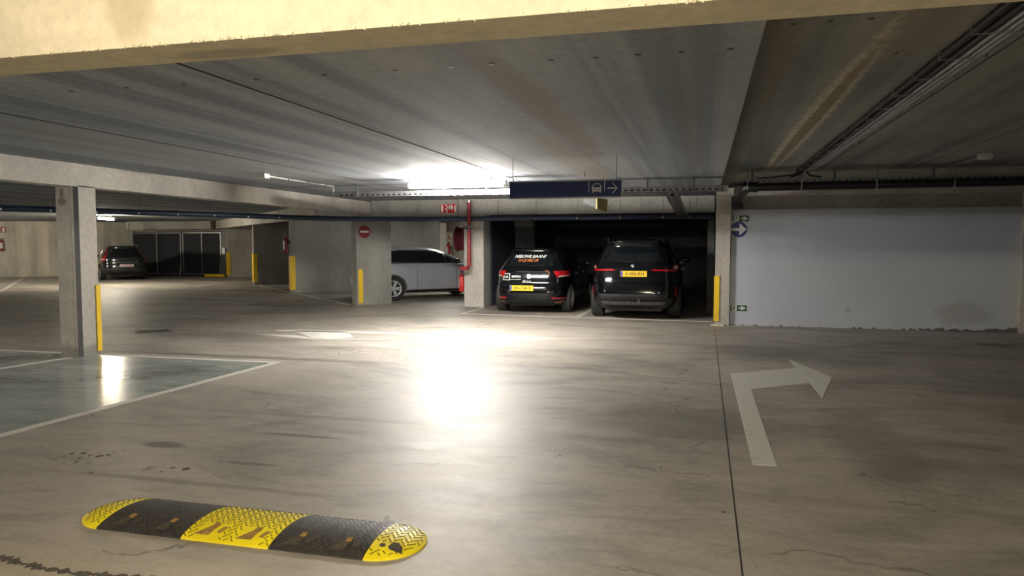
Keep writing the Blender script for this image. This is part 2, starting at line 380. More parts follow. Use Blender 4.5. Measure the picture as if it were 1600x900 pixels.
# right hand wall with its concrete head and pier
struct('wall_right', MB().box((.47, 14.22, 0), (5.17, 14.42, 2.14)), M['wallpaint'])
struct('wall_right_head', MB().box((.47, 14.24, 2.14), (5.17, 14.42, ZR)), M['conc_dark'])
struct('wall_right_pier', MB().box((5.17, 14.14, 0), (10, 14.42, ZR)), M['conc'])
struct('wall_east', MB().box((9.8, -12, 0), (10, 14.2, ZR)), M['conc'])
struct('wall_south', MB().box((-45, -12, 0), (10, -11.8, ZR)), M['conc'])
# dark garage box behind the two black cars
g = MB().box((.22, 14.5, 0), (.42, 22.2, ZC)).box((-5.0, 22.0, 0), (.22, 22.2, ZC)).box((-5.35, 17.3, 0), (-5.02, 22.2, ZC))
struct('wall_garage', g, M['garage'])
struct('wall_garage_nib', MB().box((-4.98, 19.4, 0), (-4.45, 19.6, ZC)), M['garage2'])
struct('trim_7', MB().box((-4.98, 19.3, 1.98), (-4.45, 19.42, 2.2)), M['conc_dark'])
gl = MB()
for z0, z1 in ((1.98, 2.12), (1.42, 1.72)): gl.box((-4.4, 21.93, z0), (.2, 22.0, z1))
struct('trim_8', gl, M['garage2'])
struct('wall_garage_right', MB().box((.06, 16.7, 0), (.2, 17.0, 2.12)), M['garage2'])
# diagonal bays: divider walls run along (1,1)
DG = Vector((1, 1, 0)).normalized(); DN = Vector((-1, 1, 0)).normalized()
def wall_along(mb, a, length, th, z1, z0=0.0, d=DG):
    a = Vector((a[0], a[1], z0)); n = Vector((-d.y, d.x, 0)); e = a + d * length
    return mb.prism([a, e, e + n * th, a + n * th], (0, 0, z1 - z0))
struct('wall_divider_near', wall_along(MB(), (-12.3, 20.2), 5.0, .22, ZC), M['conc_dark'])
struct('wall_divider_middle', wall_along(MB(), (-16.3, 24.2), 6.0, .22, ZC), M['conc_dark'])
struct('wall_divider_far', wall_along(MB(), (-21.1, 29.3), 6.0, .22, 2.35), M['conc'])
hb = MB()
wall_along(hb, (-9.9, 17.9), 16.5, .25, ZC, 2.22, DN); struct('trim_9', hb, M['conc'])
bw = MB(); wall_along(bw, (-5.15, 21.95), 13, .2, ZC, 0, DN); struct('wall_back', bw, M['conc'])
bk = MB(); wall_along(bk, (-5.2914, 21.8086), 13, .0 + .12, 2.3, 2.0, DN); struct('trim_11', bk, M['conc_light'])
# far left wall, wall over and beside the gate
wl = MB(); d1 = Vector((4.3, 3.25, 0)).normalized(); wall_along(wl, (-44.6, 16.75), 22.15, .2, ZC, 0, d1); struct('wall_left', wl, M['conc_light'])
struct('wall_gate_head', MB().box((-27.0, 30.15, 2.12), (-14, 30.35, ZC)), M['conc'])
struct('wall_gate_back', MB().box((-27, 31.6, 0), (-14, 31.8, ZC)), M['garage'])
struct('wall_north', MB().box((-45, 35.8, 0), (10, 36, ZC)), M['conc'])
struct('wall_west', MB().box((-45, -12, 0), (-44.8, 36, ZC)), M['conc'])
# vertical joints on the far left wall
wj = MB()
for u in (16, 205):
    p = at_z(u, 432.3); n = Vector((d1.y, -d1.x, 0))
    wj.obox(p + n * .35 + Vector((0, 0, 1.25)), d1, n, (0, 0, 1), .02, .02, 1.25)
struct('trim_10', wj, M['metal_dark'])

# beams
nb = MB().box((-45, 2.3, 2.22), (10, 2.54, 2.95)); o = build('concrete_beam', nb, M['beam_near'], origin='zero')
tag(o, 'wide brightly lit concrete beam crossing the top edge of the view, closest to the camera', 'beam')
bb = MB()
for k in range(330):   # chipped mortar beads along the lower arris
    x = random.uniform(-4.5, 2.5); r = random.uniform(.002, .0055)
    bb.lathe([(-r, 0), (-r * .5, r), (r * .6, r), (r, 0)], (x, 2.298, 2.222 + random.uniform(-.004, .006)), 'X', 5)
c = build('mortar_beads', bb, M['beam_near'], parent=None, origin='zero'); c.parent = o; c['kind'] = 'stuff'
c['label'] = 'rough white mortar bits along the lower edge'
o = build('concrete_beam', MB().prism([(-8.28, -11.8, 2.27), (-8.0, -11.8, 2.27), (-8.0, 2.29, 2.27), (-8.0, 2.29, ZC), (-8.28, 2.29, ZC)][:0] or
          [(-8.28, 2.545, 2.27), (-8.0, 2.545, 2.27), (-8.0, 17.6, 2.25), (-8.28, 17.6, 2.25)], (0, 0, .30)), M['conc'], origin='zero')
tag(o, 'long concrete beam running into depth on top of the left pillar', 'beam')
o = build('concrete_beam', MB().box((-7.95, 16.76, 2.20), (.2, 17.06, ZC)), M['conc_dark'], origin='zero')
tag(o, 'concrete beam over the two black cars, with a red fire sign on it', 'beam')
sm = MB()
for u in (716, 778, 1002, 1088): p = at_y(u, 325, 16.76); sm.box((p.x - .008, 16.752, 2.2), (p.x + .008, 16.76, ZC))
c = build('panel_joint', sm, M['metal_dark'], origin='zero'); c.parent = o
o = build('concrete_beam', MB().box((.2, 14.08, 2.38), (9.7, 14.22, ZR)), M['conc'], origin='zero')
tag(o, 'concrete beam above the pale blue wall on the right, behind the black pipe', 'beam')
o = build('concrete_beam', MB().box((-26.5, 29.2, 2.2), (-21.9, 29.4, ZC)), M['conc'], origin='zero')
tag(o, 'concrete beam in front of the dark mesh gates in the far left', 'beam')

# columns
def guard(p0, w1, w2, h0, h1, dx, dy, parent, name='corner_guard'):
    """L shaped yellow guard hugging a corner p0; dx,dy unit vectors along both faces (away from the corner)"""
    p0 = Vector((p0[0], p0[1], h0)); dx = Vector(dx); dy = Vector(dy); t = .02
    a = p0 - dx * t - dy * t
    poly = [a, a + dx * (w1 + t), a + dx * (w1 + t) + dy * t, p0, p0 + dy * w2, p0 + dy * w2 - dx * t]
    return build(name, MB().prism(poly, (0, 0, h1 - h0)), M['yellow'], parent)
t = thing('concrete_column', 'square concrete pillar on the left with a yellow guard and a brown patch near its top', 'pillar', (-8.14, 8.1, 0))
cm = MB().prism([(-8.29, 7.92, 0), (-8.05, 7.92, 0), (-8.0, 7.99, 0), (-8.0, 8.28, 0), (-8.29, 8.28, 0)], (0, 0, 2.275)); build('shaft', cm, M['conc_pillar'], t)
build('chamfer_strip', MB().prism([(-8.053, 7.917, 0), (-7.997, 7.992, 0), (-8.0, 7.995, 0), (-8.056, 7.920, 0)], (0, 0, 2.27)), M['metal_dark'], t)
c = build('corner_guard', MB().box((-8.03, 8.225, .05), (-7.985, 8.30, .95)), M['yellow'], t); c['label'] = 'yellow corner guard'
t = thing('concrete_column', 'concrete pillar in the middle with a red pipe and hose reel fixed to it', 'pillar', (-5.3, 17, 0))
build('shaft', MB().box((-5.56, 16.74, 0), (-5.07, 17.3, 2.21)), M['conc'], t, bevel=.01)
t = thing('concrete_column', 'slim concrete pillar with a yellow guard at the left end of the pale blue wall', 'pillar', (.32, 14.2, 0))
build('shaft', MB().box((.2, 14.14, 0), (.455, 14.48, 2.385)), M['conc'], t)
build('capital', MB().prism([(.2, 13.98, 2.38), (.50, 13.98, 2.38), (.50, 14.075, 2.38), (.2, 14.075, 2.38)], (0, 0, .19)), M['conc'], t)
c = build('corner_guard', MB().box((.18, 14.12, .08), (.275, 14.2, .92)), M['yellow'], t)
build('corner_chips', MB().prism([(.13, 14.05, 0.0), (.36, 14.03, 0.0), (.40, 14.12, 0.0), (.22, 14.12, 0.0), (.14, 14.2, 0)], (0, 0, .025)), M['conc_light'], t)
t = thing('concrete_column', 'wide concrete pillar carrying the round red no-entry sign', 'pillar', (-8.2, 17.1, 0))
A = at_z(558, 477); B = at_z(612, 474); dd = (B - A).normalized(); nn = Vector((-dd.y, dd.x, 0))
build('shaft', MB().prism([A, B, B + nn * .26, A + nn * .26], (0, 0, 2.25)), M['conc_dark'], t)
p = A + dd * .02 - nn * .012
build('corner_guard', MB().obox(A + dd * .10 - nn * .008 + Vector((0, 0, .47)), dd, nn, (0, 0, 1), .055, .014, .42), M['yellow'], t)
FD, FDn = dd.copy(), nn.copy(); FA = A.copy()
# yellow guards on the ends of the divider walls
for (px, py, lab) in ((-12.3, 20.2, 'yellow corner guard on the wall end beside the tilted fire extinguisher'),
                      (-16.3, 24.2, 'narrow yellow corner guard on the wall end behind the tilted extinguisher'),
                      (-21.1, 29.3, 'yellow corner guard on the pale wall end right of the mesh gates')):
    g = MB(); a = Vector((px, py, .1)) - DG * .02 - DN * .02
    g.prism([a, a + DG * .14, a + DG * .14 + DN * .02, a + DG * .02 + DN * .02, a + DG * .02 + DN * .26, a + DN * .26], (0, 0, 1.05))
    o = build('corner_guard', g, M['yellow']); tag(o, lab, 'corner guard', 'yellow guards on the divider wall ends')

# ================================================================== FLOOR MARKINGS
def fpoly(name, pix, mat, label, z=.0, h=.003, cat='floor marking', pts=None, group=None):
    P = pts or [at_z(u, v) for u, v in pix]; P = [Vector((p[0], p[1], z)) for p in P]
    mb = MB().prism(P, (0, 0, h)); return tag(build(name, mb, mat), label, cat, group)
fpoly('coated_parking_bay', None, M['bay'], 'green-grey glossy coated floor of the parking bay by the left pillar', h=.0015, cat='floor coating',
      pts=[(-20, 3.0), (-5.3, 3.0), (-5.3, 8.17), (-20, 8.17)])
def fline(a, b, w, label, mat='line', z=.0, h=.0035, grp=None):
    a = Vector((*a[:2], z)); b = Vector((*b[:2], z)); d = (b - a).normalized(); n = Vector((-d.y, d.x, 0)) * w / 2
    return tag(build('painted_line', MB().prism([a - n, b - n, b + n, a + n], (0, 0, h)), M[mat]), label, 'floor marking', grp)
fline((-5.36, 3.0), (-5.24, 8.16), .10, 'long white bay line running towards the lower left corner, right of the left pillar', z=.0016)
fline((-20, 8.22), (-5.19, 8.22), .09, 'white bay line passing behind the foot of the left pillar', z=.0016)
fline((-8.6, 3.0), (-8.13, 7.9), .09, 'white bay line ending at the near foot of the left pillar', z=.0016)
fline((-5.1, 15.12), (.18, 14.76), .08, 'white line across the mouth of the bays with the two black cars')
fline((-5.06, 15.15), (-5.05, 16.7), .10, 'white bay line left of the small black hatchback')
fline((-2.52, 14.98), (-2.48, 19.5), .11, 'white bay line between the two black cars')
fline(at_z(466, 459), at_z(545, 476), .09, 'white diagonal line from the yellow guard to the no-entry pillar')
fline(at_z(514, 466.5), at_z(552, 465), .09, 'short white bay line beside the silver car tail')
fline(at_z(404, 446), at_z(455, 457), .09, 'white diagonal line between the two narrow wall ends')
fline(at_z(0, 456), at_z(36, 434.5), .12, 'white line on the floor at the far left wall')
fline(at_z(845, 621), at_z(987, 621), .035, 'faint short worn pale line on the floor near the middle', 'line_worn')
fline(at_z(300, 441.5), at_z(400, 438.5), .1, 'white line on the floor in front of the mesh gates')
fpoly('painted_arrow', [(1141.5, 584), (1176, 726), (1214, 728.5), (1173.5, 608.5), (1265, 598.5), (1285, 622.5), (1300, 590), (1232.5, 561.5), (1243.5, 575)], M['line'],
      'white painted arrow on the floor that bends to the right')
a = MB()
for poly in ([(460, 516.2), (492, 530), (552, 527.5), (544, 518.8)], [(430, 515.5), (430, 516.8), (545, 520), (640, 522.8), (690, 526.5), (760, 529.3), (880, 530.5), (740, 521.8), (690, 519), (670, 521), (545, 517.8), (470, 515.2)],
             [(398, 521.5), (490, 530.4), (620, 530.4), (620, 529.3), (492, 529), (462, 524)]):
    P = [at_z(u, v) for u, v in poly]; a.prism(P, (0, 0, .003))
tag(build('painted_arrow', a, M['line']), 'wide white two-way arrow painted on the floor under the lit tube', 'floor marking')

# drain
t = thing('floor_drain', 'rectangular rusty slotted drain grate in the floor right of the left pillar', 'drain', (-9.2, 10.65, 0))
q = [at_z(u, v) for u, v in ((211, 517.5), (264, 514.8), (267, 518.5), (214, 521.5))]
cx = sum(p.x for p in q) / 4; cy = sum(p.y for p in q) / 4; ux = (q[1] - q[0]).normalized(); L = (q[1] - q[0]).length / 2; uy = Vector((-ux.y, ux.x, 0)); W = .22
fr = MB()
for s in (-1, 1): fr.obox(Vector((cx, cy, .004)) + uy * W * s, ux, uy, (0, 0, 1), L, .02, .004); fr.obox(Vector((cx, cy, .004)) + ux * L * s, ux, uy, (0, 0, 1), .02, W, .004)
build('frame', fr, M['metal_dark'], t)
gr = MB()
for k in range(-9, 10): gr.obox(Vector((cx, cy, .003)) + ux * L * k / 10, ux, uy, (0, 0, 1), .012, W, .003)
build('grate', gr, M['worn'], t); build('pit', MB().obox((cx, cy, .001), ux, uy, (0, 0, 1), L, W, .0008), M['black'], t)

# ================================================================== SPEED BUMP
X0, X1, X2, X3 = -3.085, -2.565, -2.06, -1.55; YN, YW = 3.125, .45; HB = .052; RC = YW / 2; YM = YN + RC
def bz(x, y):
    r2 = ((y - YM) / RC) ** 2
    if x < X0: r2 += ((x - X0) / RC) ** 2
    if x > X3: r2 += ((x - X3) / RC) ** 2
    return .008 + (HB - .008) * max(0.0, 1 - r2) ** .85
t = thing('speed_bump', 'yellow and black rubber speed bump lying on the floor in the foreground', 'speed bump', (-2.32, YM, 0))
def module(xa, xb, mat, name):
    mb = MB(); nx, ny = 2, 28; vs = []; fs = []
    for i in range(nx + 1):
        for j in range(ny + 1):
            x = xa + (xb - xa) * i / nx; y = YN + YW * j / ny; vs.append((x, y, bz(x, y)))
    for i in range(nx):
        for j in range(ny): k = i * (ny + 1) + j; fs.append((k, k + ny + 1, k + ny + 2, k + 1))
    n = len(vs); vs2 = [(x, y, 0) for x, y, z in vs]
    mb.add(vs + vs2, fs + [[i + n for i in f[::-1]] for f in fs])
    edge = [j for j in range(ny + 1)] + [i * (ny + 1) + ny for i in range(1, nx + 1)] + [nx * (ny + 1) + j for j in range(ny - 1, -1, -1)] + [i * (ny + 1) for i in range(nx - 1, 0, -1)]
    mb.f += [[a, b, b + n, a + n] for a, b in zip(edge, edge[1:] + edge[:1])]
    return build(name, mb, mat, t, smooth=True)
def endcap(xc, s, mat):
    mb = MB(); nr, na = 12, 24; vs = [(xc, YM, HB)]; fs = []
    for r in range(1, nr + 1):
        for k in range(na + 1):
            a = -PI / 2 + PI * k / na; R = RC * r / nr
            x = xc + s * R * math.cos(a); y = YM + R * math.sin(a); vs.append((x, y, bz(x, y)))
    for k in range(na): fs.append((0, 1 + k, 2 + k))
    for r in range(nr - 1):
        for k in range(na): a = 1 + r * (na + 1) + k; fs.append((a, a + na + 1, a + na + 2, a + 1))
    n = len(vs); last = [1 + (nr - 1) * (na + 1) + k for k in range(na + 1)]
    vs += [(vs[i][0], vs[i][1], 0) for i in last]; fs += [(last[k], n + k, n + k + 1, last[k + 1]) for k in range(na)]; fs.append([n + k for k in range(na + 1)])
    mb.add(vs, fs); return build('end_cap', mb, mat, t, smooth=True)
def onsurf(x, y, d=.0):
    e = .002; z = bz(x, y); nx = -(bz(x + e, y) - bz(x - e, y)) / (2 * e); ny = -(bz(x, y + e) - bz(x, y - e)) / (2 * e)
    n = Vector((nx, ny, 1)).normalized(); return Vector((x, y, z)) + n * d, n
recess = []
def tread(parent, xa, xb, mat, inside=None, dens=.034):
    mb = MB(); i = 0; y = YN + .018
    while y < YN + YW - .012:
        j = 0; x = xa + .014 + (dens / 2 if i % 2 else 0)
        while x < xb - .010:
            if (inside is None or inside(x, y)) and not any(abs(x - rx) < rw and abs(y - ry) < rh for rx, ry, rw, rh in recess):
                p, n = onsurf(x, y, .0); a = PI / 4 if (i + j) % 2 else -PI / 4
                a += .12; tx = Vector((math.cos(a), math.sin(a), 0)); tx = (tx - n * tx.dot(n)).normalized(); ty = n.cross(tx)
                mb.obox(p, tx, ty, n, .0125, .0022, .0016)
            x += dens; j += 1
        y += dens * .62; i += 1
    return build('tread_pattern', mb, mat, parent)
# fixing recesses: (x, wedge or pad)
def fixing(parent, x, s, matw, pad=True):
    y = YN + .085
    mb = MB(); pts = []
    for dx, dy in ((-.012, .035), (.016, .035), (.014, -.01), (.006, -.055), (-.085 * s if s > 0 else .085, -.055)):
        pass
    outline = [(-.008, .03), (.02, .03), (.012, -.052), (-.075, -.055)]
    outline = [(dx * s, dy) for dx, dy in outline]
    if s < 0: outline = outline[::-1]
    P = [onsurf(x + dx, y + dy, .0012)[0] for dx, dy in outline]; _, n = onsurf(x, y)
    mb.prism(P, n * .0018); w = build('fixing_recess', mb, matw, parent); w['label'] = 'worn wedge shaped fixing recess'
    b = MB(); p, n = onsurf(x + .006 * s, y + .028, .003); tx = Vector((1, 0, 0)); ty = n.cross(tx)
    b.obox(p, tx, ty, n, .015, .016, .003); build('bolt_plate', b, M['rust'], w)
    b = MB(); p, n = onsurf(x + .006 * s, y + .028, .006); b.tube([p, p + n * .005], .008, 6); build('bolt', b, M['rust'], w)
    if pad:
        b = MB(); p, n = onsurf(x + .06 * s, y - .004, .001); tx = (Vector((.35, 1, 0)) - n * Vector((.35, 1, 0)).dot(n)).normalized(); ty = n.cross(tx)
        b.obox(p, tx, ty, n, .026, .011, .0015); q = build('fixing_pad', b, matw, parent)
mods = []
for xa, xb, mat, tm, lab in ((X0, X1, M['bump_k'], M['rubber_edge'], 'black'), (X1, X2, M['bump_y'], M['mark_dark'], 'yellow'), (X2, X3, M['bump_k'], M['rubber_edge'], 'black')):
    recess[:] = []
    for fx in (xa + .13, xb - .13): recess.append((fx, YN + .07, .08, .065))
    m = module(xa + .001, xb - .001, mat, 'section'); m['label'] = lab + ' ribbed rubber section'
    tread(m, xa, xb, tm)
    for fx, s in ((xa + .13, 1), (xb - .13, 1)): fixing(m, fx, s, M['worn'] if lab == 'black' else M['rust'])
recess[:] = [(X3 + .07, YN + .1, .06, .03)]
ec = endcap(X3, 1, M['bump_y']); ec['label'] = 'yellow rounded end'
tread(ec, X3, X3 + RC, M['mark_dark'], lambda x, y: (x - X3) ** 2 + (y - YM) ** 2 < (RC - .02) ** 2)
for dx, dy in ((.055, .105),):
    b = MB(); p, n = onsurf(X3 + dx, YN + dy, -.001); b.tube([p, p + n * .003], .015, 12); build('bolt_hole', b, M['worn'], ec)
b = MB(); P = [onsurf(X3 + dx, YN + dy, .001)[0] for dx, dy in ((.085, .10), (.10, .085), (.165, .085), (.15, .125), (.12, .15), (.095, .145))]; b.prism(P, (0, 0, .002)); build('fixing_recess', b, M['worn'], ec)
ec2 = endcap(X0, -1, M['bump_y']); ec2['label'] = 'yellow rounded end'
recess[:] = []
tread(ec2, X0 - RC, X0, M['mark_dark'], lambda x, y: (x - X0) ** 2 + (y - YM) ** 2 < (RC - .02) ** 2)

# ================================================================== LAMPS, TRAYS, PIPES
def tube_lamp(a, b, label, s, col=(1.0, .95, .85), zc=ZC, cat='ceiling lamp', grp=None):
    a = Vector(a); b = Vector(b); d = (b - a).normalized(); L = (b - a).length; n = Vector((-d.y, d.x, 0)); mid = (a + b) / 2
    t = thing('tube_lamp', label, cat, (mid.x, mid.y, mid.z - .04), group=grp)
    k = MB().tube([a + d * .04, b - d * .04], .032, 14); build('diffuser_tube', k, emis('tube_glow', col, s), t, smooth=True)
    k = MB().obox(mid + Vector((0, 0, .055)), d, n, (0, 0, 1), L / 2, .045, .018); build('housing', k, M['white'], t, bevel=.004)
    for q, sg in ((a, 1), (b, -1)):
        build('end_cap', MB().tube([q, q + d * .05 * sg], .038, 14), M['white'], t, smooth=True)
    if zc - mid.z > .09:
        for f in (-.35, .35):
            q = mid + d * L * f; build('hanger', MB().box((q.x - .012, q.y - .02, mid.z + .07), (q.x + .012, q.y + .02, zc)), M['metal'], t)
    return t
tube_lamp((-4.74, 11.36, 2.45), (-3.06, 11.36, 2.45), 'bright lit fluorescent tube lamp in the middle, left of the blue hanging sign', S_MAIN, (1.0, .955, .87))
tube_lamp((-20.75, 21.5, 2.42), (-21.1, 22.65, 2.42), 'lit tube lamp in the far left, showing at the edge of the left pillar', S_FAR, (1.0, .90, .70))
tube_lamp((-28.5, 19.0, 2.42), (-27.1, 19.0, 2.42), 'unseen tube lamp added outside the view to light the far left wall', S_FAR * 1.1, (1.0, .90, .70))  # added lamp, kept out of view, brightens the far left wall
tube_lamp((-1.8, -.6, 2.45), (-.3, -.6, 2.45), 'tube lamp on the ceiling just behind the camera', S_NEAR, (1.0, .87, .62))
tube_lamp((.5, -8.6, 2.4), (2.0, -8.6, 2.4), 'tube lamp on the ceiling well behind the camera', S_REAR, (1.0, .93, .85))
tube_lamp((-7.7, 21.4, 2.48), (-6.8, 20.5, 2.48), 'hidden tube lamp added to light the bay with the silver car', S_BEHIND, (1.0, .97, .86))  # added lamp, hidden by the beam, lights the floor behind the silver car

tube_lamp((-14.0, 3.2, 2.45), (-12.5, 3.2, 2.45), 'tube lamp in the bay left of the left pillar, outside the view', S_NEAR * 1.0, (1.0, .93, .8))
tube_lamp((5.0, -3.2, 2.6), (6.5, -3.2, 2.6), 'unseen fill lamp added behind the camera on the right', S_NEAR * .45, (1.0, .93, .85), ZR)  # added fill for the right-hand ceiling, never in view
def strip_tray(name, label, a, b, h, w, parent=None, flip=1, step=.1):
    """perforated steel cable tray: two side flanges with slots and a slatted bottom"""
    a = Vector(a); b = Vector(b); d = (b - a).normalized(); L = (b - a).length; n = Vector((-d.y, d.x, 0)).normalized() if abs(d.z) < .9 else Vector((0, 1, 0))
    u = d.cross(n).normalized(); u = u if u.z > 0 else -u; m = (a + b) / 2
    t = thing(name, label, 'cable tray', tuple(m))
    for sgn in (-1, 1):
        mb = MB(); c = m + n * (w / 2) * sgn
        for zz, hh in ((h / 2 - .006, .007), (0, .0065), (-h / 2 + .006, .007)): mb.obox(c + u * zz, d, n, u, L / 2, .002, hh)
        k = int(L / step)
        for i in range(k + 1): mb.obox(c + d * (-L / 2 + i * L / k), d, n, u, step * .22, .002, h / 2)
        build('side_rail', mb, M['metal'], t)
    build('dark_filler', MB().tube([a + u * (.0) - u * .01 + d * .05, b - u * .01 - d * .05], h * .36, 8), M['black'], t)  # black core added so the tray looks dark through its slots
    mb = MB()
    for i in range(int(L / .15)): mb.obox(m - u * h / 2 + d * (-L / 2 + .07 + i * .15), d, n, u, .05, w / 2, .002)
    for f in (-.33, 0, .33): mb.obox(m - u * h / 2 + n * w * f, d, n, u, L / 2, w * .07, .002)
    build('tray_bottom', mb, M['metal_dark'], t)
    return t, d, n, m, L
t, *_ = strip_tray('cable_tray', 'perforated steel cable tray hanging behind the lit tube and blue sign', (-6.45, 12.15, 2.395), (.32, 12.15, 2.385), .085, .22)
for x in (-6.4, -6.0, -4.35, -3.6, -.9, -.18): build('hanger', MB().box((x - .012, 12.03, 2.35), (x + .012, 12.045, ZC)), M['metal_dark'], t)
t, *_ = strip_tray('cable_tray', 'perforated cable tray above the black pipe along the right wall', (.62, 13.55, 2.60), (9.6, 13.55, 2.60), .07, .2)
for x in (.78, 2.1, 3.6, 5.2, 7): build('hanger', MB().box((x - .018, 13.44, 2.57), (x + .018, 13.455, ZR)), M['metal_dark'], t)
build('slanted_link', MB().obox((.45, 12.9, 2.49), Vector((.35, 1.45, .2)).normalized(), Vector((1.45, -.35, 0)).normalized(), (0, 0, 1), .62, .1, .012), M['metal_dark'], t)
t, *_ = strip_tray('cable_tray', 'short cable tray sloping down to the right hand black car bay', at_y(1050, 303, 12.4), at_y(1066, 336, 16.1), .07, .2)
# cable run along the ceiling on the right: four conduits with clips
t = thing('conduit_run', 'bundle of parallel conduits clipped to the ceiling, running away on the right', 'conduit', (1.66, 8, 2.7))
ys = (2.56, 13.7)
for i, (x, z, r) in enumerate(((1.535, 2.775, .022), (1.60, 2.762, .020), (1.65, 2.755, .018), (1.70, 2.755, .018), (1.75, 2.762, .018))):
    build('conduit', MB().tube([(x, ys[0], z), (x, ys[1], z)], r, 10), M['black'] if i < 2 else M['metal'], t, smooth=True)
y = 3.1
while y < 13.6:
    build('clip', MB().box((1.50, y - .006, 2.732), (1.79, y + .006, 2.737)).box((1.497, y - .006, 2.732), (1.503, y + .006, 2.795)).box((1.784, y - .006, 2.732), (1.79, y + .006, 2.795)), M['metal'], t); y += .62
for pts in (((1.6, 13.6, 2.76), (1.45, 13.5, 2.69), (1.05, 13.5, 2.65), (.85, 13.55, 2.65)), ((1.63, 13.6, 2.76), (1.55, 13.55, 2.7), (1.4, 13.55, 2.65)), ((1.66, 13.6, 2.76), (1.72, 13.55, 2.68), (1.9, 13.55, 2.65))):
    build('cable', MB().tube(pts, .012, 8), M['black'], t, smooth=True)
# black drain pipe along the right wall
t = thing('drain_pipe', 'thick black pipe running along the top of the pale blue wall', 'pipe', (4, 13.6, 2.4))
zt = .0
build('pipe_run', MB().tube([(.78, 13.28, 2.475), (9.7, 13.28, 2.505)], .072, 18), M['black_pipe'], t, smooth=True)
build('elbow', MB().tube([(.86, 13.28, 2.475), (.72, 13.28, 2.478), (.66, 13.33, 2.46), (.64, 13.4, 2.42)], .09, 18), M['black_pipe'], t, smooth=True)
build('branch_pipe', MB().tube([(.66, 13.33, 2.46), (.56, 14.12, 2.22)], .06, 16), M['black_pipe'], t, smooth=True)
build('wall_socket', MB().box((.49, 14.0, 2.14), (.66, 14.215, 2.24)), M['black'], t, bevel=.01)
for u in (1168, 1252, 1369, 1490):
    p = at_y(u, 290, 13.28); build('hanger_rod', MB().tube([(p.x, 13.2, 2.42), (p.x, 13.2, ZR)], .008, 6), M['metal_dark'], t)
    if u > 1200: build('clamp', MB().tube([(p.x - .012, 13.28, 2.49), (p.x + .012, 13.28, 2.49)], .082, 18), M['metal'], t)
# dark blue pipe with its bend
t = thing('drain_pipe', 'long dark blue pipe hung across the hall in front of the middle pillar', 'pipe', (-4, 16.4, 2.1))
run = [(-19.5, -1.9 + .0, 2.13), (-11.44, 9.83, 2.11), (-8.75, 15.1, 2.105), (-8.5, 15.55, 2.105), (-8.1, 15.95, 2.105), (-7.5, 16.2, 2.105), (-6.5, 16.35, 2.10), (.15, 16.45, 2.085)]
build('pipe_run', MB().tube(run, .055, 16), M['blue_pipe'], t, smooth=True)
for u in (606, 655, 716, 778, 838, 902, 969, 1036, 1078):
    p = at_y(u, 341, 16.4); build('hanger_rod', MB().tube([(p.x, 16.38, 2.1), (p.x, 16.38, ZC)], .006, 6), M['metal_dark'], t)
    build('clamp', MB().tube([(p.x - .010, 16.42, 2.095), (p.x + .010, 16.42, 2.095)], .061, 16), M['metal_dark'], t)
    build('bolt', MB().lathe([(-.02, 0), (-.012, .018), (.012, .018), (.02, 0)], (p.x, 16.35, 2.09), 'Z', 8), M['white'], t)
for (a, b, k) in (((-11.44, 9.83), (-8.75, 15.1), 8),):
    for i in range(k):
        f = i / k; x = a[0] + (b[0] - a[0]) * f; y = a[1] + (b[1] - a[1]) * f
        build('hanger_rod', MB().tube([(x, y, 2.1), (x, y, ZC)], .006, 6), M['metal_dark'], t)
        build('bolt', MB().lathe([(-.02, 0), (-.012, .014), (.012, .014), (.02, 0)], (x + .045, y - .03, 2.09), 'Z', 8), M['white'], t)
# ceiling fitted sensors with conduit
t = thing('ceiling_socket', 'small white junction box with thin conduit on the ceiling, left of the lit tube', 'junction box', (-6.5, 10.9, 2.5))
build('box', MB().box((-6.56, 9.85, 2.50), (-6.42, 9.99, ZC)), M['white'], t, bevel=.008)
build('conduit', MB().tube([(-6.49, 9.99, 2.545), (-6.49, 12.1, 2.545), (-6.49, 12.1, 2.43)], .011, 8), M['white'], t, smooth=True)
for y in (10.6, 11.2, 11.8): build('clip', MB().box((-6.52, y - .01, 2.53), (-6.46, y + .01, ZC)), M['metal'], t)
t = thing('ceiling_socket', 'small white junction box with a thin conduit on the ceiling above the pale blue wall', 'junction box', (3.85, 12.9, 2.7))
build('box', MB().box((3.78, 11.9, 2.72), (3.94, 12.06, ZR)), M['white'], t, bevel=.008)
build('conduit', MB().tube([(3.86, 12.06, 2.775), (3.82, 13.5, 2.775), (3.82, 13.5, 2.64)], .013, 8), M['metal'], t, smooth=True)
for (u, v, z) in ((913, 269, ZC),):
    p = at_z(u, v, z); o = build('ceiling_hook', MB().tube([(p.x, p.y, ZC), (p.x, p.y, ZC - .07)], .012, 8), M['metal'])
    tag(o, 'small steel hook on the ceiling above the blue hanging sign', 'hook')

# ================================================================== SIGNS
FR = Vector((0, -1, 0))
# blue hanging sign
sx0, sx1, sz0, sz1, sy = -2.385, -.985, 2.072, 2.285, 9.0
t = thing('hanging_sign', 'long dark blue hanging sign with a white car symbol and arrow', 'sign', (-1.68, sy, sz0))
build('board', MB().box((sx0, sy, sz0 + .008), (sx1, sy + .05, sz1 - .008)), M['blue_sign'], t)
fr = MB().box((sx0 - .006, sy - .004, sz1 - .01), (sx1 + .006, sy + .056, sz1 + .006)).box((sx0 - .006, sy - .004, sz0 - .006), (sx1 + .006, sy + .056, sz0 + .01))
fr.box((sx1, sy - .004, sz0), (sx1 + .007, sy + .056, sz1)); build('frame', fr, M['metal'], t)
for x in (sx0 + .04, sx1 - .06): build('suspension_wire', MB().tube([(x, sy + .025, sz1), (x, sy + .025, ZC)], .004, 6), M['metal_dark'], t); build('wire_grip', MB().tube([(x, sy + .025, sz1), (x, sy + .025, sz1 + .03)], .009, 8), M['metal_dark'], t)
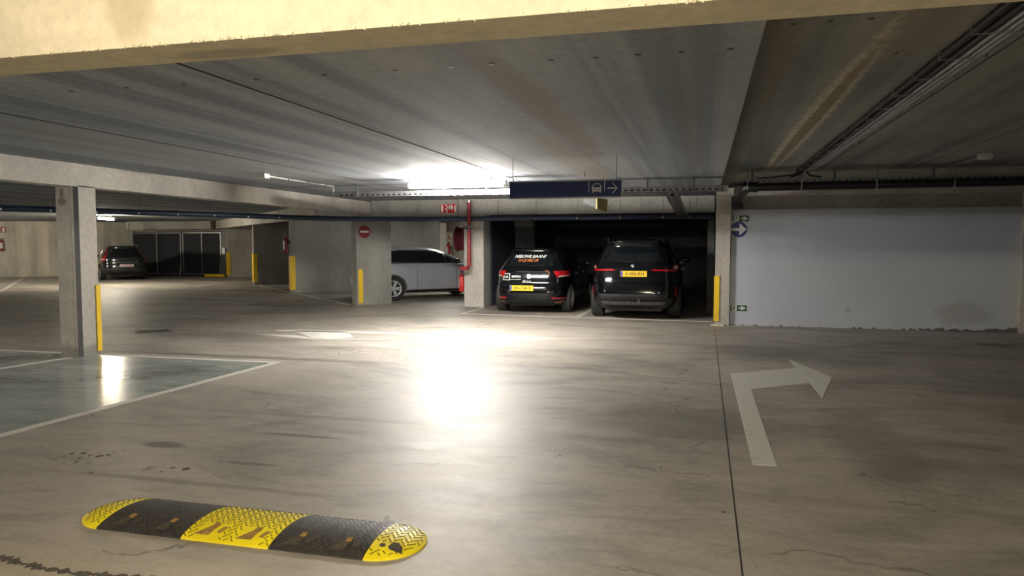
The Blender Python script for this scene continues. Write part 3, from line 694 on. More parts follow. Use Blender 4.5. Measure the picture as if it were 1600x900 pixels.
B = Board((sx0, sy, sz0), (1, 0, 0), (0, 0, 1)); ppx = (sx1 - sx0) / 175.0
def S(u, v): return ((u - 795) * ppx, (311 - v) * ppx * 1.0 - .004)
ic = MB()
def P2(l): return [S(920 + a / 25.7, 280.5 + b / 25.7) for a, b in l]
for l in ([(0, 120), (25, 120), (25, 540), (0, 540)], [(622, 110), (655, 110), (650, 530), (622, 530)]): B.poly(ic, P2(l)[::-1], 0, .003)
car_out = [(150, 590), (205, 590), (215, 545), (440, 545), (450, 585), (490, 585), (500, 520), (515, 470), (505, 390), (480, 370), (145, 370), (130, 450), (155, 520)]
B.poly(ic, P2(car_out), 0, .003)
B.stroke(ic, P2([(165, 375), (205, 260), (245, 235), (430, 235), (460, 265), (490, 375)]), .009, 0, .003)
for l in ([(105, 325), (110, 355), (150, 350), (150, 330)], [(500, 335), (505, 355), (555, 345), (545, 315)]): B.poly(ic, P2(l), 0, .003)
B.stroke(ic, P2([(750, 410), (1080, 410)]), .018, 0, .003)
B.poly(ic, P2([(925, 215), (1090, 400), (1090, 425), (915, 610), (955, 615), (1150, 415), (965, 215)]), 0, .003)
build('symbols', ic, M['sticker'], t)
hd = MB()
for l in ([(190, 450), (205, 485), (265, 490)], [(415, 490), (430, 460), (485, 450), (470, 480)], [(270, 465), (395, 465), (395, 480), (270, 480)]): B.poly(hd, P2(l), .003, .0045)
build('symbol_details', hd, M['blue_sign'], t)
# small wedge shaped lamp / sign below
t = thing('emergency_sign', 'small hanging emergency sign box with a yellowish face, under the blue sign', 'sign', (-1.6, 12.6, 2.2))
a0 = at_y(911, 313, 12.5); a1 = at_y(932, 312, 12.5); a2 = at_y(932, 325, 12.5)
build('bracket', MB().prism([at_y(911, 311, 12.5), at_y(912, 317, 12.5), at_y(934, 326, 12.5), at_y(934, 311, 12.5)], (0, .04, 0)), M['metal'], t)
build('face', MB().prism([at_y(933, 308, 12.48), at_y(933, 326, 12.48), at_y(948, 332, 12.95), at_y(950, 312, 12.95)], (-.03, .03, 0)), plain('yellowed_panel', (.30, .27, .08), .5), t)
build('hanger', MB().tube([at_y(922, 311, 12.52), at_y(922, 311, 12.52) + Vector((0, 0, ZC - at_y(922, 311, 12.52).z))], .006, 6), M['metal_dark'], t)
build('hanger', MB().tube([at_y(940, 311, 12.8), at_y(940, 311, 12.8) + Vector((0, 0, ZC - at_y(940, 311, 12.8).z))], .006, 6), M['metal_dark'], t)
# exit signs and mandatory arrow on the pale blue wall
def exit_sign(x0, z0, x1, z1, label, y=14.22, o=None, r=(1, 0, 0), scale_parent=None):
    B = Board(o or (x0, y, z0), r, (0, 0, 1)); W = x1 - x0; H = z1 - z0
    c = B.p(W / 2, 0); t = thing('exit_sign', label, 'sign', tuple(c), group=None)
    b = MB(); B.rect(b, -.008, -.008, W + .008, H + .008, 0, .004); build('backing', b, M['sticker'], t)
    b = MB(); B.rect(b, 0, 0, W, H, .004, .007); build('panel', b, M['green_sign'], t)
    b = MB(); B.rect(b, W * .10, H * .06, W * .39, H * .94, .007, .009)
    B.rect(b, W * .52, H * .40, W * .74, H * .60, .007, .009); B.poly(b, [(W * .66, H * .13), (W * .93, H * .5), (W * .66, H * .87), (W * .66, H * .64), (W * .72, H * .5), (W * .66, H * .36)], .007, .009)
    build('door_and_arrow', b, M['sticker'], t)
    m = MB(); k = lambda x, y: (W * x, H * y)
    B.disc(m, *k(.27, .80), H * .085, .009, .011, 12)
    B.stroke(m, [k(.26, .70), k(.22, .42)], H * .13, .009, .011); B.stroke(m, [k(.22, .45), k(.29, .30), k(.27, .10)], H * .08, .009, .011)
    B.stroke(m, [k(.22, .42), k(.17, .24), k(.11, .22)], H * .08, .009, .011); B.stroke(m, [k(.26, .67), k(.34, .55), k(.37, .62)], H * .06, .009, .011); B.stroke(m, [k(.24, .68), k(.16, .6), k(.15, .48)], H * .06, .009, .011)
    build('running_figure', m, M['green_sign'], t); return t
exit_sign(.49, 1.92, .785, 2.035, 'small green exit sign high on the pale blue wall, above the round blue sign')
exit_sign(.475, .265, .775, .38, 'small green exit sign with arrow low on the pale blue wall near the floor')
p = at_y(1154.5, 358.5, 14.22); B = Board((p.x, 14.22, p.z), (1, 0, 0), (0, 0, 1)); R = .152
t = thing('direction_sign', 'round blue sign with a white arrow pointing right on the pale blue wall', 'sign', (p.x, 14.22, p.z - R))
b = MB(); B.disc(b, 0, 0, R, 0, .004, 48); build('rim', b, M['sticker'], t)
b = MB(); B.disc(b, 0, 0, R * .96, .004, .006, 48); build('disc', b, M['blue_disc'], t)
b = MB(); B.poly(b, [(-.135, -.028), (.01, -.028), (.01, -.115), (.135, 0), (.01, .115), (.01, .028), (-.135, .028)], .006, .008); build('arrow', b, M['sticker'], t)
# no entry sign
cc = at_y(569.5, 362, 16.9); rr_ = ray(569.5, 362)
# intersect ray with the pillar face
tt = (FA - Vector((0, 0, CAM_H))).dot(FDn) / rr_.dot(FDn); pc = Vector((0, 0, CAM_H)) + rr_ * tt
B = Board(pc, FD, (0, 0, 1)); t = thing('no_entry_sign', 'round red no-entry sign with a white bar on the wide pillar', 'sign', tuple(pc - Vector((0, 0, .15))))
b = MB(); B.disc(b, 0, 0, .155, 0, .005, 40); build('disc', b, M['red_dark'], t); b = MB(); B.rect(b, -.115, -.026, .115, .026, .005, .008); build('bar', b, M['sticker'], t)
# red fire sign on the beam
p0 = at_y(688, 333, 16.76); p1 = at_y(713, 319, 16.76); B = Board((p0.x, 16.76, p0.z), (1, 0, 0), (0, 0, 1)); W = p1.x - p0.x; H = p1.z - p0.z
t = thing('fire_sign', 'red fire equipment sign with white pictograms on the beam above the silver car', 'sign', tuple(B.p(W / 2, 0)))
b = MB(); B.rect(b, -.005, -.012, W + .006, H + .02, 0, .004); build('backing', b, M['metal'], t)
b = MB(); B.rect(b, 0, 0, W, H, .004, .007); build('panel', b, M['red'], t)
b = MB(); B.rect(b, W * .05, H * .06, W * .19, H * .85, .007, .009); B.rect(b, W * .09, H * .85, W * .15, H * .97, .007, .009)
B.stroke(b, [(W * .30, H * .9), (W * .42, H * .85), (W * .46, H * .6), (W * .32, H * .42), (W * .46, H * .3), (W * .36, H * .12), (W * .47, H * .1)], H * .11, .007, .009)
B.disc(b, W * .65, H * .62, H * .28, .007, .009, 16); B.rect(b, W * .60, H * .35, W * .66, H * .9, .007, .009)
B.rect(b, W * .87, H * .12, W * .97, H * .85, .007, .009); build('pictograms', b, M['sticker'], t)

# ================================================================== FIRE EQUIPMENT
def extinguisher(label, loc, rz=0, tilt=0.0, h=.5, dark=False, grp=None):
    t = thing('fire_extinguisher', label, 'fire extinguisher', loc, 0, grp, world=False); t.rotation_euler = (0, tilt, rz)
    body = [(0, .0), (0, .055), (.01, .07), (.03, .075), (h * .74, .075), (h * .82, .06), (h * .88, .03), (h * .9, .022), (h * .93, .022), (h * .93, 0)]
    build('cylinder', MB().lathe(body, (0, 0, 0), 'Z', 20), M['red_dark'] if dark else M['red'], t, smooth=True)
    l = MB(); vs = []; n = 8
    for k in range(n + 1):
        a = -PI * .8 + PI * .6 * k / n
        for z in (h * .2, h * .68): vs.append((.0765 * math.cos(a), .0765 * math.sin(a), z))
    o_ = len(vs); vs += [(x * .985, y * .985, z) for x, y, z in vs]
    fs = [(2 * k, 2 * k + 2, 2 * k + 3, 2 * k + 1) for k in range(n)] + [(2 * k + o_, 2 * k + 1 + o_, 2 * k + 3 + o_, 2 * k + 2 + o_) for k in range(n)]
    fs += [(2 * k, 2 * k + o_, 2 * k + 2 + o_, 2 * k + 2) for k in range(n)] + [(2 * k + 1, 2 * k + 3, 2 * k + 3 + o_, 2 * k + 1 + o_) for k in range(n)]
    l.add(vs, fs); build('label_sticker', l, M['sticker'], t, smooth=True)
    build('valve', MB().box((-.025, -.02, h * .93), (.025, .02, h * 1.0)).prism([(-.03, -.012, h), (.09, -.012, h * 1.06), (.09, -.012, h * 1.09), (-.03, -.012, h * 1.03)], (0, .024, 0)).prism([(0, -.01, h * .95), (.09, -.01, h * .93), (.09, -.01, h * .955), (0, -.01, h * .975)], (0, .02, 0)), M['black'], t)
    build('hose', MB().tube([(-.02, 0, h * .96), (-.07, -.01, h * .95), (-.095, -.01, h * .8), (-.095, -.01, h * .35), (-.09, -.01, h * .2)], .011, 8), M['black'], t, smooth=True)
    build('wall_bracket', MB().box((-.02, .06, h * .55), (.02, .125, h * .7)), M['metal_dark'], t)
    return t
extinguisher('red fire extinguisher on the left side of the middle pillar, by the silver car', (-5.685, 16.95, .36), -PI / 2, .0, .48)
q = at_y(449, 395, 20.0)
extinguisher('tilted fire extinguisher on the wall end between the two yellow corner guards', (-12.3 - .165, 20.2 - .008, q.z - .02), -PI / 4, -.12, .56, True)
def on_left_wall(u, v):
    r = ray(u, v); a = Vector((-44.6, 16.75, 0)); n = Vector((-d1.y, d1.x, 0)); k = (a - Vector((0, 0, CAM_H))).dot(n) / r.dot(n); return Vector((0, 0, CAM_H)) + r * k
q = on_left_wall(4, 392); n = Vector((d1.y, -d1.x, 0))
extinguisher('fire extinguisher on the far left wall, below its small red sign', tuple(q + n * .16), math.atan2(d1.y, d1.x), 0, .55, True)
q = on_left_wall(5, 359); B = Board(q + n * .002, d1, (0, 0, 1))
t = thing('fire_sign', 'small red sign with white symbols on the far left wall', 'sign', tuple(q - Vector((0, 0, .15))))
b = MB(); B.rect(b, -.22, -.13, .12, .13, 0, .01); build('panel', b, M['red_dark'], t)
b = MB(); B.rect(b, -.17, -.09, -.12, .09, .01, .014); B.rect(b, -.03, -.1, .05, .08, .01, .014); build('pictograms', b, M['sticker'], t)
# things on the back wall seen over the silver car's bonnet
def on_back(u, v, off=0.0):
    r = ray(u, v); a = Vector((-3.6, 20.4, 0)) ; n = DG; k = (a - DG * .2 - Vector((0, 0, CAM_H))).dot(n) / r.dot(n); return Vector((0, 0, CAM_H)) + r * k - DG * off
q = on_back(706, 399); q2 = on_back(703, 371)
extinguisher('small fire extinguisher on the back wall seen above the silver car bonnet', tuple(q - DG * .135), -PI / 4, 0, .45)
B = Board(q2, (DG.y, -DG.x, 0), (0, 0, 1)); t = thing('fire_sign', 'small white and red sign above the extinguisher behind the silver car', 'sign', tuple(q2 - Vector((0, 0, .15))))
b = MB(); B.rect(b, -.17, -.15, .17, .15, 0, .01); build('panel', b, M['sticker'], t)
b = MB(); B.rect(b, -.13, -.1, -.03, .1, .01, .014); B.rect(b, .04, -.12, .13, .02, .01, .014); build('pictograms', b, M['red'], t)
q = Vector((-12.3, 20.2, 0)) + DG * 5.26 + DN * .11; r_ = Vector((DG.y, -DG.x, 0))
pil = MB().obox(Vector((q.x, q.y, 1.12)) - DG * .12, r_, DG, (0, 0, 1), .11, .12, 1.12)
tag(build('concrete_column', pil, M['conc_light']), 'pale slim pillar behind the silver car, left of the small extinguisher', 'pillar')
# hose reel on the left face of the middle pillar
t = thing('hose_reel', 'dark red fire hose reel on the left side of the middle pillar', 'hose reel', (-5.72, 17.02, 1.35))
c0 = (-5.70, 17.02, 1.63)
build('drum_side', MB().lathe([(-.13, 0), (-.13, .29), (-.115, .31), (-.10, .29), (-.10, 0)], c0, 'X', 36), M['reel_red'], t, smooth=True)
build('drum_side', MB().lathe([(.06, 0), (.06, .29), (.075, .31), (.09, .29), (.09, 0)], c0, 'X', 36), M['reel_red'], t, smooth=True)
hs = MB()
for k in range(5): hs.lathe([(-.095 + k * .031, .24), (-.08 + k * .031, .28), (-.065 + k * .031, .24)], c0, 'X', 30)
build('hose', hs, M['reel_red'], t, smooth=True); build('axle', MB().tube([(-5.66, 17.02, 1.63), (-5.565, 17.02, 1.63)], .04, 12), M['metal_dark'], t)
# red riser pipe
t = thing('sprinkler_pipe', 'red vertical fire water pipe on the front of the middle pillar', 'pipe', (-5.45, 16.62, .9))
rx = at_y(732.5, 350, 16.25).x
build('pipe_run', MB().tube([(rx, 16.27, 2.49), (rx, 16.27, 1.02)], .042, 14), M['red_pipe'], t, smooth=True)
build('elbow', MB().tube([(rx, 16.27, 1.06), (rx, 16.27, 1.0), (rx - .02, 16.27, .96), (rx - .07, 16.28, .945), (rx - .22, 16.32, .945)], .05, 14), M['red_pipe'], t, smooth=True)
build('top_cap', MB().tube([(rx, 16.27, 2.47), (rx, 16.27, 2.52)], .05, 14), M['metal'], t)
build('clamp', MB().box((rx - .11, 16.22, 1.88), (rx + .10, 16.24, 1.93)).box((rx - .11, 16.22, 1.86), (rx - .09, 16.74, 1.93)), M['metal_dark'], t)
build('coupling', MB().tube([(rx, 16.27, 2.25), (rx, 16.27, 2.32)], .052, 14), M['red_dark'], t, smooth=True)
build('coupling', MB().tube([(rx, 16.27, 1.10), (rx, 16.27, 1.17)], .052, 14), M['red_dark'], t, smooth=True)

# ================================================================== FAR LEFT: GATES, WHEEL STOP, BOXES
def gate_leaf(x0, x1, label):
    t = thing('mesh_gate', label, 'gate', ((x0 + x1) / 2, 30.0, .05)); z0, z1, y = .07, 2.08, 30.0
    fr = MB()
    for x in (x0, x1): fr.box((x - .025, y - .025, z0), (x + .025, y + .025, z1))
    fr.box((x0, y - .025, z1 - .05), (x1, y + .025, z1)).box((x0, y - .025, z0), (x1, y + .025, z0 + .05)); xm = (x0 + x1) / 2
    build('frame', fr, M['metal'], t); build('centre_post', MB().box((xm - .018, y - .022, z0 + .05), (xm + .018, y + .022, z1 - .05)), M['metal'], t)
    b = MB(); z = z0 + .14
    while z < z1 - .06: b.box((x0 + .03, y - .004, z - .004), (x1 - .03, y + .004, z + .004)); z += .1
    x = x0 + .1
    while x < x1 - .03: b.box((x - .004, y + .004, z0 + .05), (x + .004, y + .012, z1 - .05)); x += .1
    b_ = build('mesh_panel', b, M['gate_wire'], t)
    build('ground_bolt', MB().tube([(x1 - .03, y - .05, 0), (x1 - .03, y - .05, .5)], .014, 8), M['metal'], t)
    build('privacy_sheet', MB().box((x0 + .03, y + .015, z0 + .05), (x1 - .03, y + .02, z1 - .05)), M['gate'], t); return t
gate_leaf(-26.85, -24.15, 'left leaf of the dark mesh gate behind the parked dark grey car')
gate_leaf(-24.02, -21.95, 'right leaf of the dark mesh gate in the far left')
t = thing('gate_post', 'grey steel lock post right of the dark mesh gates', 'post', (-21.7, 30, 0)); build('post', MB().box((-21.88, 29.95, 0), (-21.55, 30.05, 2.1)), M['metal_dark'], t)
build('lock_case', MB().box((-21.8, 29.88, 1.05), (-21.65, 29.95, 1.35)), M['metal'], t); build('handle', MB().tube([(-21.74, 29.9, .98), (-21.74, 29.84, .98), (-21.62, 29.84, .98)], .015, 8), M['black'], t)
p0 = at_y(319, 431, 29.6); 
t = thing('wheel_stop', 'low yellow wheel stop on the floor before the right mesh gate', 'wheel stop', (p0.x + .6, p0.y + .1, 0))
build('block', MB().prism([(p0.x, p0.y, 0), (p0.x, p0.y + .2, 0), (p0.x, p0.y + .16, .12), (p0.x, p0.y + .04, .12)], (1.05, 0, 0)), M['yellow'], t, bevel=.01)
for k in (.15, .9): build('bolt', MB().tube([(p0.x + k, p0.y + .1, .115), (p0.x + k, p0.y + .1, .13)], .02, 8), M['metal'], t)
q = on_left_wall(200, 353) + n * .08; t = thing('junction_box', 'small yellowish lit box high on the wall above the dark grey car', 'junction box', tuple(q))
build('case', MB().obox(q + n * .06, d1, n, (0, 0, 1), .09, .06, .14), plain('yellowed_plastic', (.62, .52, .25), .5), t, bevel=.01)
build('conduit', MB().tube([q + n * .03 + Vector((0, 0, .14)), q + n * .03 + Vector((0, 0, ZC - q.z - .01))], .015, 8), M['white'], t)
t = thing('pipe_bundle', 'pale pipe under the ceiling in front of the far left wall', 'pipe', (-30, 24, 2.4))
a = on_left_wall(15, 343.5) + n * .6; b = on_left_wall(330, 350) + n * .6; b.z = a.z
build('pipe_run', MB().tube([a - d1 * 8, b - d1 * 6.5], .06, 12), M['white'], t, smooth=True)
for k in range(7):
    c = a + d1 * (k * .9 - 4); build('hanger', MB().tube([c, (c.x, c.y, ZC)], .01, 6), M['metal_dark'], t)

# ================================================================== CARS
def pchip(zs, ys, z):
    if z <= zs[0]: return ys[0]
    if z >= zs[-1]: return ys[-1]
    n = len(zs)
    def slope(i):
        if i == 0 or i == n - 1: j = min(i, n - 2); return (ys[j + 1] - ys[j]) / (zs[j + 1] - zs[j])
        a = (ys[i] - ys[i - 1]) / (zs[i] - zs[i - 1]); b = (ys[i + 1] - ys[i]) / (zs[i + 1] - zs[i])
        return 0.0 if a * b <= 0 else 2 * a * b / (a + b)
    for i in range(n - 1):
        if z <= zs[i + 1]:
            h = zs[i + 1] - zs[i]; t = (z - zs[i]) / h; m0, m1 = slope(i), slope(i + 1)
            return (2 * t ** 3 - 3 * t ** 2 + 1) * ys[i] + (t ** 3 - 2 * t ** 2 + t) * h * m0 + (-2 * t ** 3 + 3 * t ** 2) * ys[i + 1] + (t ** 3 - t ** 2) * h * m1
class Car:
    """body given by horizontal sections: rows (z, y_rear, y_front, half_width, squareness)"""
    def __init__(s, name, label, loc, rz, rows, paint, wheels, wr=.32, tw=.205, group=None):
        s.rows = rows; s.zs = [r[0] for r in rows]; s.paint = paint
        s.t = thing(name, label, 'car', loc, rz, group, world=False); s.wheels = wheels; s.wr = wr
        mb = MB(); N = 112; lv = []
        for a, b in zip(rows[:-1], rows[1:]):
            k = 5
            lv += [a[0] + (b[0] - a[0]) * i / k for i in range(k)]
        lv.append(rows[-1][0])
        for z in lv:
            yr, yf, w_, e = s.sec(z); c = (yr + yf) / 2; a = (yf - yr) / 2
            for k in range(N):
                th = 2 * PI * k / N; cs, sn = math.cos(th), math.sin(th)
                mb.v.append(Vector((w_ * math.copysign(abs(sn) ** (2 / e), sn), c + a * math.copysign(abs(cs) ** (2 / e), cs), z)))
        for i in range(len(lv) - 1):
            for k in range(N): a = i * N + k; b = i * N + (k + 1) % N; mb.f.append([a, b, b + N, a + N])
        mb.f.append(list(range(N))[::-1]); mb.f.append([len(mb.v) - N + k for k in range(N)])
        s.body = build('body_shell', mb, paint, s.t, smooth=True)
        s.cut = []
        for wy in wheels:
            for sd in (-1, 1):
                w_ = s.sec(.4)[2]; c = MB().lathe([(0, wr + .045), (.42, wr + .045)], ((w_ - .29) if sd > 0 else -(w_ - .29) - .42, wy, wr), 'X', 40); s.cut.append(c)
        tmp = [build('cutter', c, paint, s.t) for c in s.cut]
        for c in tmp:
            m = s.body.modifiers.new('b', 'BOOLEAN'); m.object = c; m.operation = 'DIFFERENCE'; m.solver = 'EXACT'
        dg = bpy.context.evaluated_depsgraph_get(); dg.update(); me = bpy.data.meshes.new_from_object(s.body.evaluated_get(dg))
        s.body.modifiers.clear(); s.body.data = me
        for p in me.polygons: p.use_smooth = True
        me.set_sharp_from_angle(angle=math.radians(38))
        for c in tmp: bpy.data.objects.remove(c)
        for wy in wheels:
            for sd in (-1, 1): s.wheel(wy, sd, tw)
        w_ = s.sec(.3)[2]
        build('underbody', MB().box((-w_ + .32, .25, .17), (w_ - .32, rows[1][2] - .3, .26)), M['black'], s.t)
    def sec(s, z): return [pchip(s.zs, [r[i] for r in s.rows], z) for i in (1, 2, 3, 4)]
    def rear(s, x, z, off=0.0):
        yr, yf, w_, e = s.sec(z); c = (yr + yf) / 2; a = (yf - yr) / 2; q = min(.9999, abs(x) / w_)
        return Vector((x, c - a * (1 - q ** e) ** (1 / e) - off, z))
    def front(s, x, z, off=0.0):
        yr, yf, w_, e = s.sec(z); c = (yr + yf) / 2; a = (yf - yr) / 2; q = min(.9999, abs(x) / w_)
        return Vector((x, c + a * (1 - q ** e) ** (1 / e) + off, z))
    def side(s, y, z, off=0.0, sd=1):
        yr, yf, w_, e = s.sec(z); c = (yr + yf) / 2; a = (yf - yr) / 2; q = min(.9999, abs(y - c) / a)
        return Vector((sd * (w_ * (1 - q ** e) ** (1 / e) + off), y, z))
    def patch(s, name, fn, quad, mat, off=.006, th=.02, nu=10, nv=6, parent=None, smooth=True):
        """quad: (a,z) corners bl, br, tr, tl on the surface fn"""
        mb = MB(); bl, br, tr, tl = quad
        for o in (off, off - th):
            for j in range(nv + 1):
                for i in range(nu + 1):
                    u, v = i / nu, j / nv
                    a = (bl[0] * (1 - u) + br[0] * u) * (1 - v) + (tl[0] * (1 - u) + tr[0] * u) * v
                    z = (bl[1] * (1 - u) + br[1] * u) * (1 - v) + (tl[1] * (1 - u) + tr[1] * u) * v
                    mb.v.append(fn(a, z, o))
        R = nu + 1; n_ = R * (nv + 1)
        for j in range(nv):
            for i in range(nu):
                k = j * R + i; mb.f += [[k, k + 1, k + 1 + R, k + R], [k + n_, k + R + n_, k + 1 + R + n_, k + 1 + n_]]
        edge = list(range(R)) + [j * R + nu for j in range(1, nv + 1)] + [nv * R + i for i in range(nu - 1, -1, -1)] + [j * R for j in range(nv - 1, 0, -1)]
        mb.f += [[a, b, b + n_, a + n_] for a, b in zip(edge, edge[1:] + edge[:1])]
        return build(name, mb, mat, parent or s.t, smooth=smooth)
    def text(s, name, txt, x, z, size, mat, off=.008, parent=None, **k):
        v, f = text_geo(txt, size, .002, **k); mb = MB()
        mb.add([s.rear(x + a, z + b, off + c) for a, b, c in v], f); return build(name, mb, mat, parent or s.t)
    def wheel(s, wy, sd, tw):
        R = s.wr; w_ = s.sec(.4)[2]; xo = (w_ - .012) * sd
        prof = [(0, R * .66), (-.012, R * .70), (-.012, R * .90), (.012, R * .985), (.04, R), (tw - .04, R), (tw - .012, R * .985), (tw + .0, R * .9), (tw, R * .66)]
        prof = [((h - 0) * (-sd), r) for h, r in prof]
        t_ = build('wheel', MB().lathe(prof, (xo, wy, R), 'X', 40, False), M['rubber'], s.t, smooth=True)
        rim = MB(); rr = R * .67
        rim.lathe([(-sd * .06, .03), (-sd * .06, rr * .9), (-sd * .10, rr * .98)], (xo, wy, R), 'X', 32, True)
        build('rim_back', rim, M['black'], t_)
        sp = MB(); sp.lathe([(-sd * .0, rr * .90), (-sd * -.004, rr * .95), (-sd * .004, rr), (-sd * .05, rr * .97), (-sd * .05, rr * .90)], (xo, wy, R), 'X', 36, False)
        for k in range(5):
            for da in (-.17, .17):
                a = 2 * PI * k / 5 + da; d_ = Vector((0, math.cos(a), math.sin(a))); e_ = Vector((0, -math.sin(a), math.cos(a)))
                sp.obox(Vector((xo - sd * .02, wy, R)) + d_ * rr * .52, d_, e_, (1, 0, 0), rr * .42, .017, .012)
        sp.lathe([(-sd * .0, 0.0), (-sd * .0, .035), (-sd * .04, .045)], (xo, wy, R), 'X', 16)
        build('alloy_rim', sp, s.rimmat if hasattr(s, 'rimmat') else M['alloy'], t_)
    def mirror(s, y, z, mat):
        for sd in (-1, 1):
            p = s.side(y, z, 0, sd); m = MB()
            m.lathe([(-.11, 0), (-.10, .045), (-.04, .07), (.04, .075), (.10, .055), (.115, 0)], p + Vector((sd * .11, 0, .05)), 'X', 14)
            m.obox(p + Vector((sd * .02, 0, .0)), (1, 0, 0), (0, 1, 0), (0, 0, 1), .05, .03, .018)
            build('door_mirror', m, mat, s.t, smooth=True)
    def plate(s, x, z, y_off, w_, h_, txt, base, ink, band=True, size=.085):
        c = s.rear(x, z, y_off); B = Board(c + Vector((0, 0, 0)), (1, 0, 0), (0, 0, 1))
        p = MB(); B.rect(p, -w_ / 2, -h_ / 2, w_ / 2, h_ / 2, -.01, .006); pl = build('number_plate', p, base, s.t)
        b_ = MB(); sh = 0
        if band:
            B.rect(b_, -w_ / 2 + .004, -h_ / 2 + .005, -w_ / 2 + .045, h_ / 2 - .005, .006, .008); bd = build('blue_band', b_, M['plate_b'], pl); sh = .02
        tx = MB(); B.text(tx, txt, sh, -.002, size, .007, bold=.0012, sx=1.02); build('characters', tx, ink, pl)
        return pl
    def handles(s, ys, z, mat, sds=(1, -1)):
        for sd in sds:
            for y in ys:
                p = s.side(y, z, .0, sd); build('door_handle', MB().obox(p + Vector((sd * .018, 0, 0)), (0, 1, 0), (1, 0, 0), (0, 0, 1), .10, .010, .014).obox(p + Vector((sd * .006, .08, 0)), (0, 1, 0), (1, 0, 0), (0, 0, 1), .015, .014, .012).obox(p + Vector((sd * .006, -.08, 0)), (0, 1, 0), (1, 0, 0), (0, 0, 1), .015, .014, .012), mat, s.t)
    def seam(s, y, z0, z1, sds=(1, -1), slope=0.0):
        for sd in sds: s.patch('panel_gap', lambda a, z, o, sd=sd: s.side(a, z, o, sd), ((y, z0), (y + .008, z0), (y + .008 + slope, z1), (y + slope, z1)), M['black'], .0015, .004, 1, 8)
    def sidewin(s, name, quad, mat=None, off=.004, sds=(1, -1), th=.012):
        for sd in sds: s.patch(name, lambda a, z, o, sd=sd: s.side(a, z, o, sd), quad, mat or M['glass'], off, th, 10, 6)
def front_end(c, z_hl, z_gr, w_):
    """headlights, grille, windscreen"""
    for sd in (-1, 1): c.patch('headlight', c.front, ((sd * w_ * .55, z_hl - .05), (sd * w_ * .95, z_hl - .02), (sd * w_ * .95, z_hl + .08), (sd * w_ * .60, z_hl + .05)), M['tail_clear'])
    c.patch('grille', c.front, ((-w_ * .4, z_gr - .1), (w_ * .4, z_gr - .1), (w_ * .45, z_gr + .07), (-w_ * .45, z_gr + .07)), M['black'])

# --- small black hatchback
rows = [(.20, .10, 3.92, .78, 5), (.30, .03, 4.0, .86, 5), (.45, .0, 4.06, .885, 5), (.58, .02, 4.05, .89, 5), (.66, .07, 4.0, .89, 5), (.78, .09, 3.88, .885, 5), (.90, .12, 3.45, .87, 5),
        (.98, .16, 3.05, .83, 4.6), (1.15, .30, 2.75, .73, 4.4), (1.30, .44, 2.42, .64, 4.2), (1.37, .46, 2.2, .595, 4), (1.40, .44, 2.05, .55, 4), (1.425, .60, 1.8, .45, 3.6), (1.44, .95, 1.5, .25, 3)]
c = Car('car', 'small black hatchback with white stickers on its tailgate and a yellow plate', (-3.67, 15.42, 0), 0, [(z, a, b, w_ * .965, e) for z, a, b, w_, e in rows], M['paint_black'], (.72, 3.28), .315)
c.patch('rear_window', c.rear, ((-.60, 1.03), (.60, 1.03), (.50, 1.31), (-.50, 1.31)), M['glass'])
c.patch('spoiler', c.rear, ((-.50, 1.345), (.50, 1.345), (.48, 1.40), (-.48, 1.40)), M['paint_black'], .07, .12)
for sd in (-1, 1):
    l = c.patch('tail_light', c.rear, ((sd * .60, .80), (sd * .835, .84), (sd * .83, .93), (sd * .52, .93)), M['tail_red'], .012)
    c.patch('clear_lens', c.rear, ((sd * .62, .795), (sd * .82, .815), (sd * .80, .835), (sd * .66, .83)), M['tail_clear'], .018, parent=l)
    c.patch('reflector', c.rear, ((sd * .50, .33), (sd * .835, .33), (sd * .835, .355), (sd * .50, .36)), M['tail_red'], .008)
    c.patch('exhaust_trim', c.rear, ((sd * .56, .245), (sd * .79, .245), (sd * .81, .265), (sd * .56, .265)), M['amber'], .012)
c.patch('bumper_insert', c.rear, ((-.50, .22), (.50, .22), (.55, .30), (-.55, .30)), M['black'], .01)
c.patch('bumper_ledge', c.rear, ((-.82, .565), (.82, .565), (.82, .585), (-.82, .585)), M['paint_black'], .03)
c.plate(-.02 - .12, .56, .05, .52, .115, 'HN-724-G', M['plate_y'], M['ink'])
c.text('maker_badge', 'S', -.01, .80, .13, M['chrome'], .012, bold=.008, sx=1.15)
c.patch('reflection_bar', c.rear, ((-.30, .905), (.45, .905), (.45, .915), (-.30, .915)), M['chrome'], .004)  # silver strip stands in for a line reflected in the tailgate
c.text('model_script', 'Ibiza', -.06, .70, .085, M['sticker'], .008, shear=.4, sx=1.25)
q = c.patch('company_sticker_frame', c.rear, ((-.60, .72), (-.43, .72), (-.43, .87), (-.60, .87)), M['sticker'], .006)
c.patch('frame_fill', c.rear, ((-.585, .735), (-.445, .735), (-.445, .855), (-.585, .855)), M['paint_black'], .009, parent=q)
c.text('company_lettering', 'LA', -.515, .795, .085, M['sticker'], .012, bold=.002)
c.text('company_lettering', 'MPERS', -.29, .80, .072, M['sticker'], .008, bold=.002)
c.patch('company_underline', c.rear, ((-.43, .735), (-.18, .735), (-.18, .747), (-.43, .747)), M['sticker'], .006)
c.text('window_lettering', 'NIEUWE BAAN?', -.04, 1.235, .088, M['sticker'], .012, shear=.25, bold=.003, sx=1.12)
c.text('window_lettering', 'GA JE MEE OP', -.06, 1.15, .075, M['orange'], .012, bold=.003)
ar = MB()
for a, b in zip(((.34, .94), (.40, .93), (.435, .89), (.44, .85)), ((.40, .93), (.435, .89), (.44, .85), (.44, .82))): ar.tube([c.rear(*a, .012), c.rear(*b, .012)], .008, 6)
build('arrow_sticker', ar, M['orange'], c.t)
c.sidewin('side_window', ((.55, 1.04), (1.45, 1.02), (1.55, 1.33), (.85, 1.35))); c.sidewin('side_window', ((1.50, 1.02), (2.75, 1.0), (2.25, 1.32), (1.60, 1.33)))
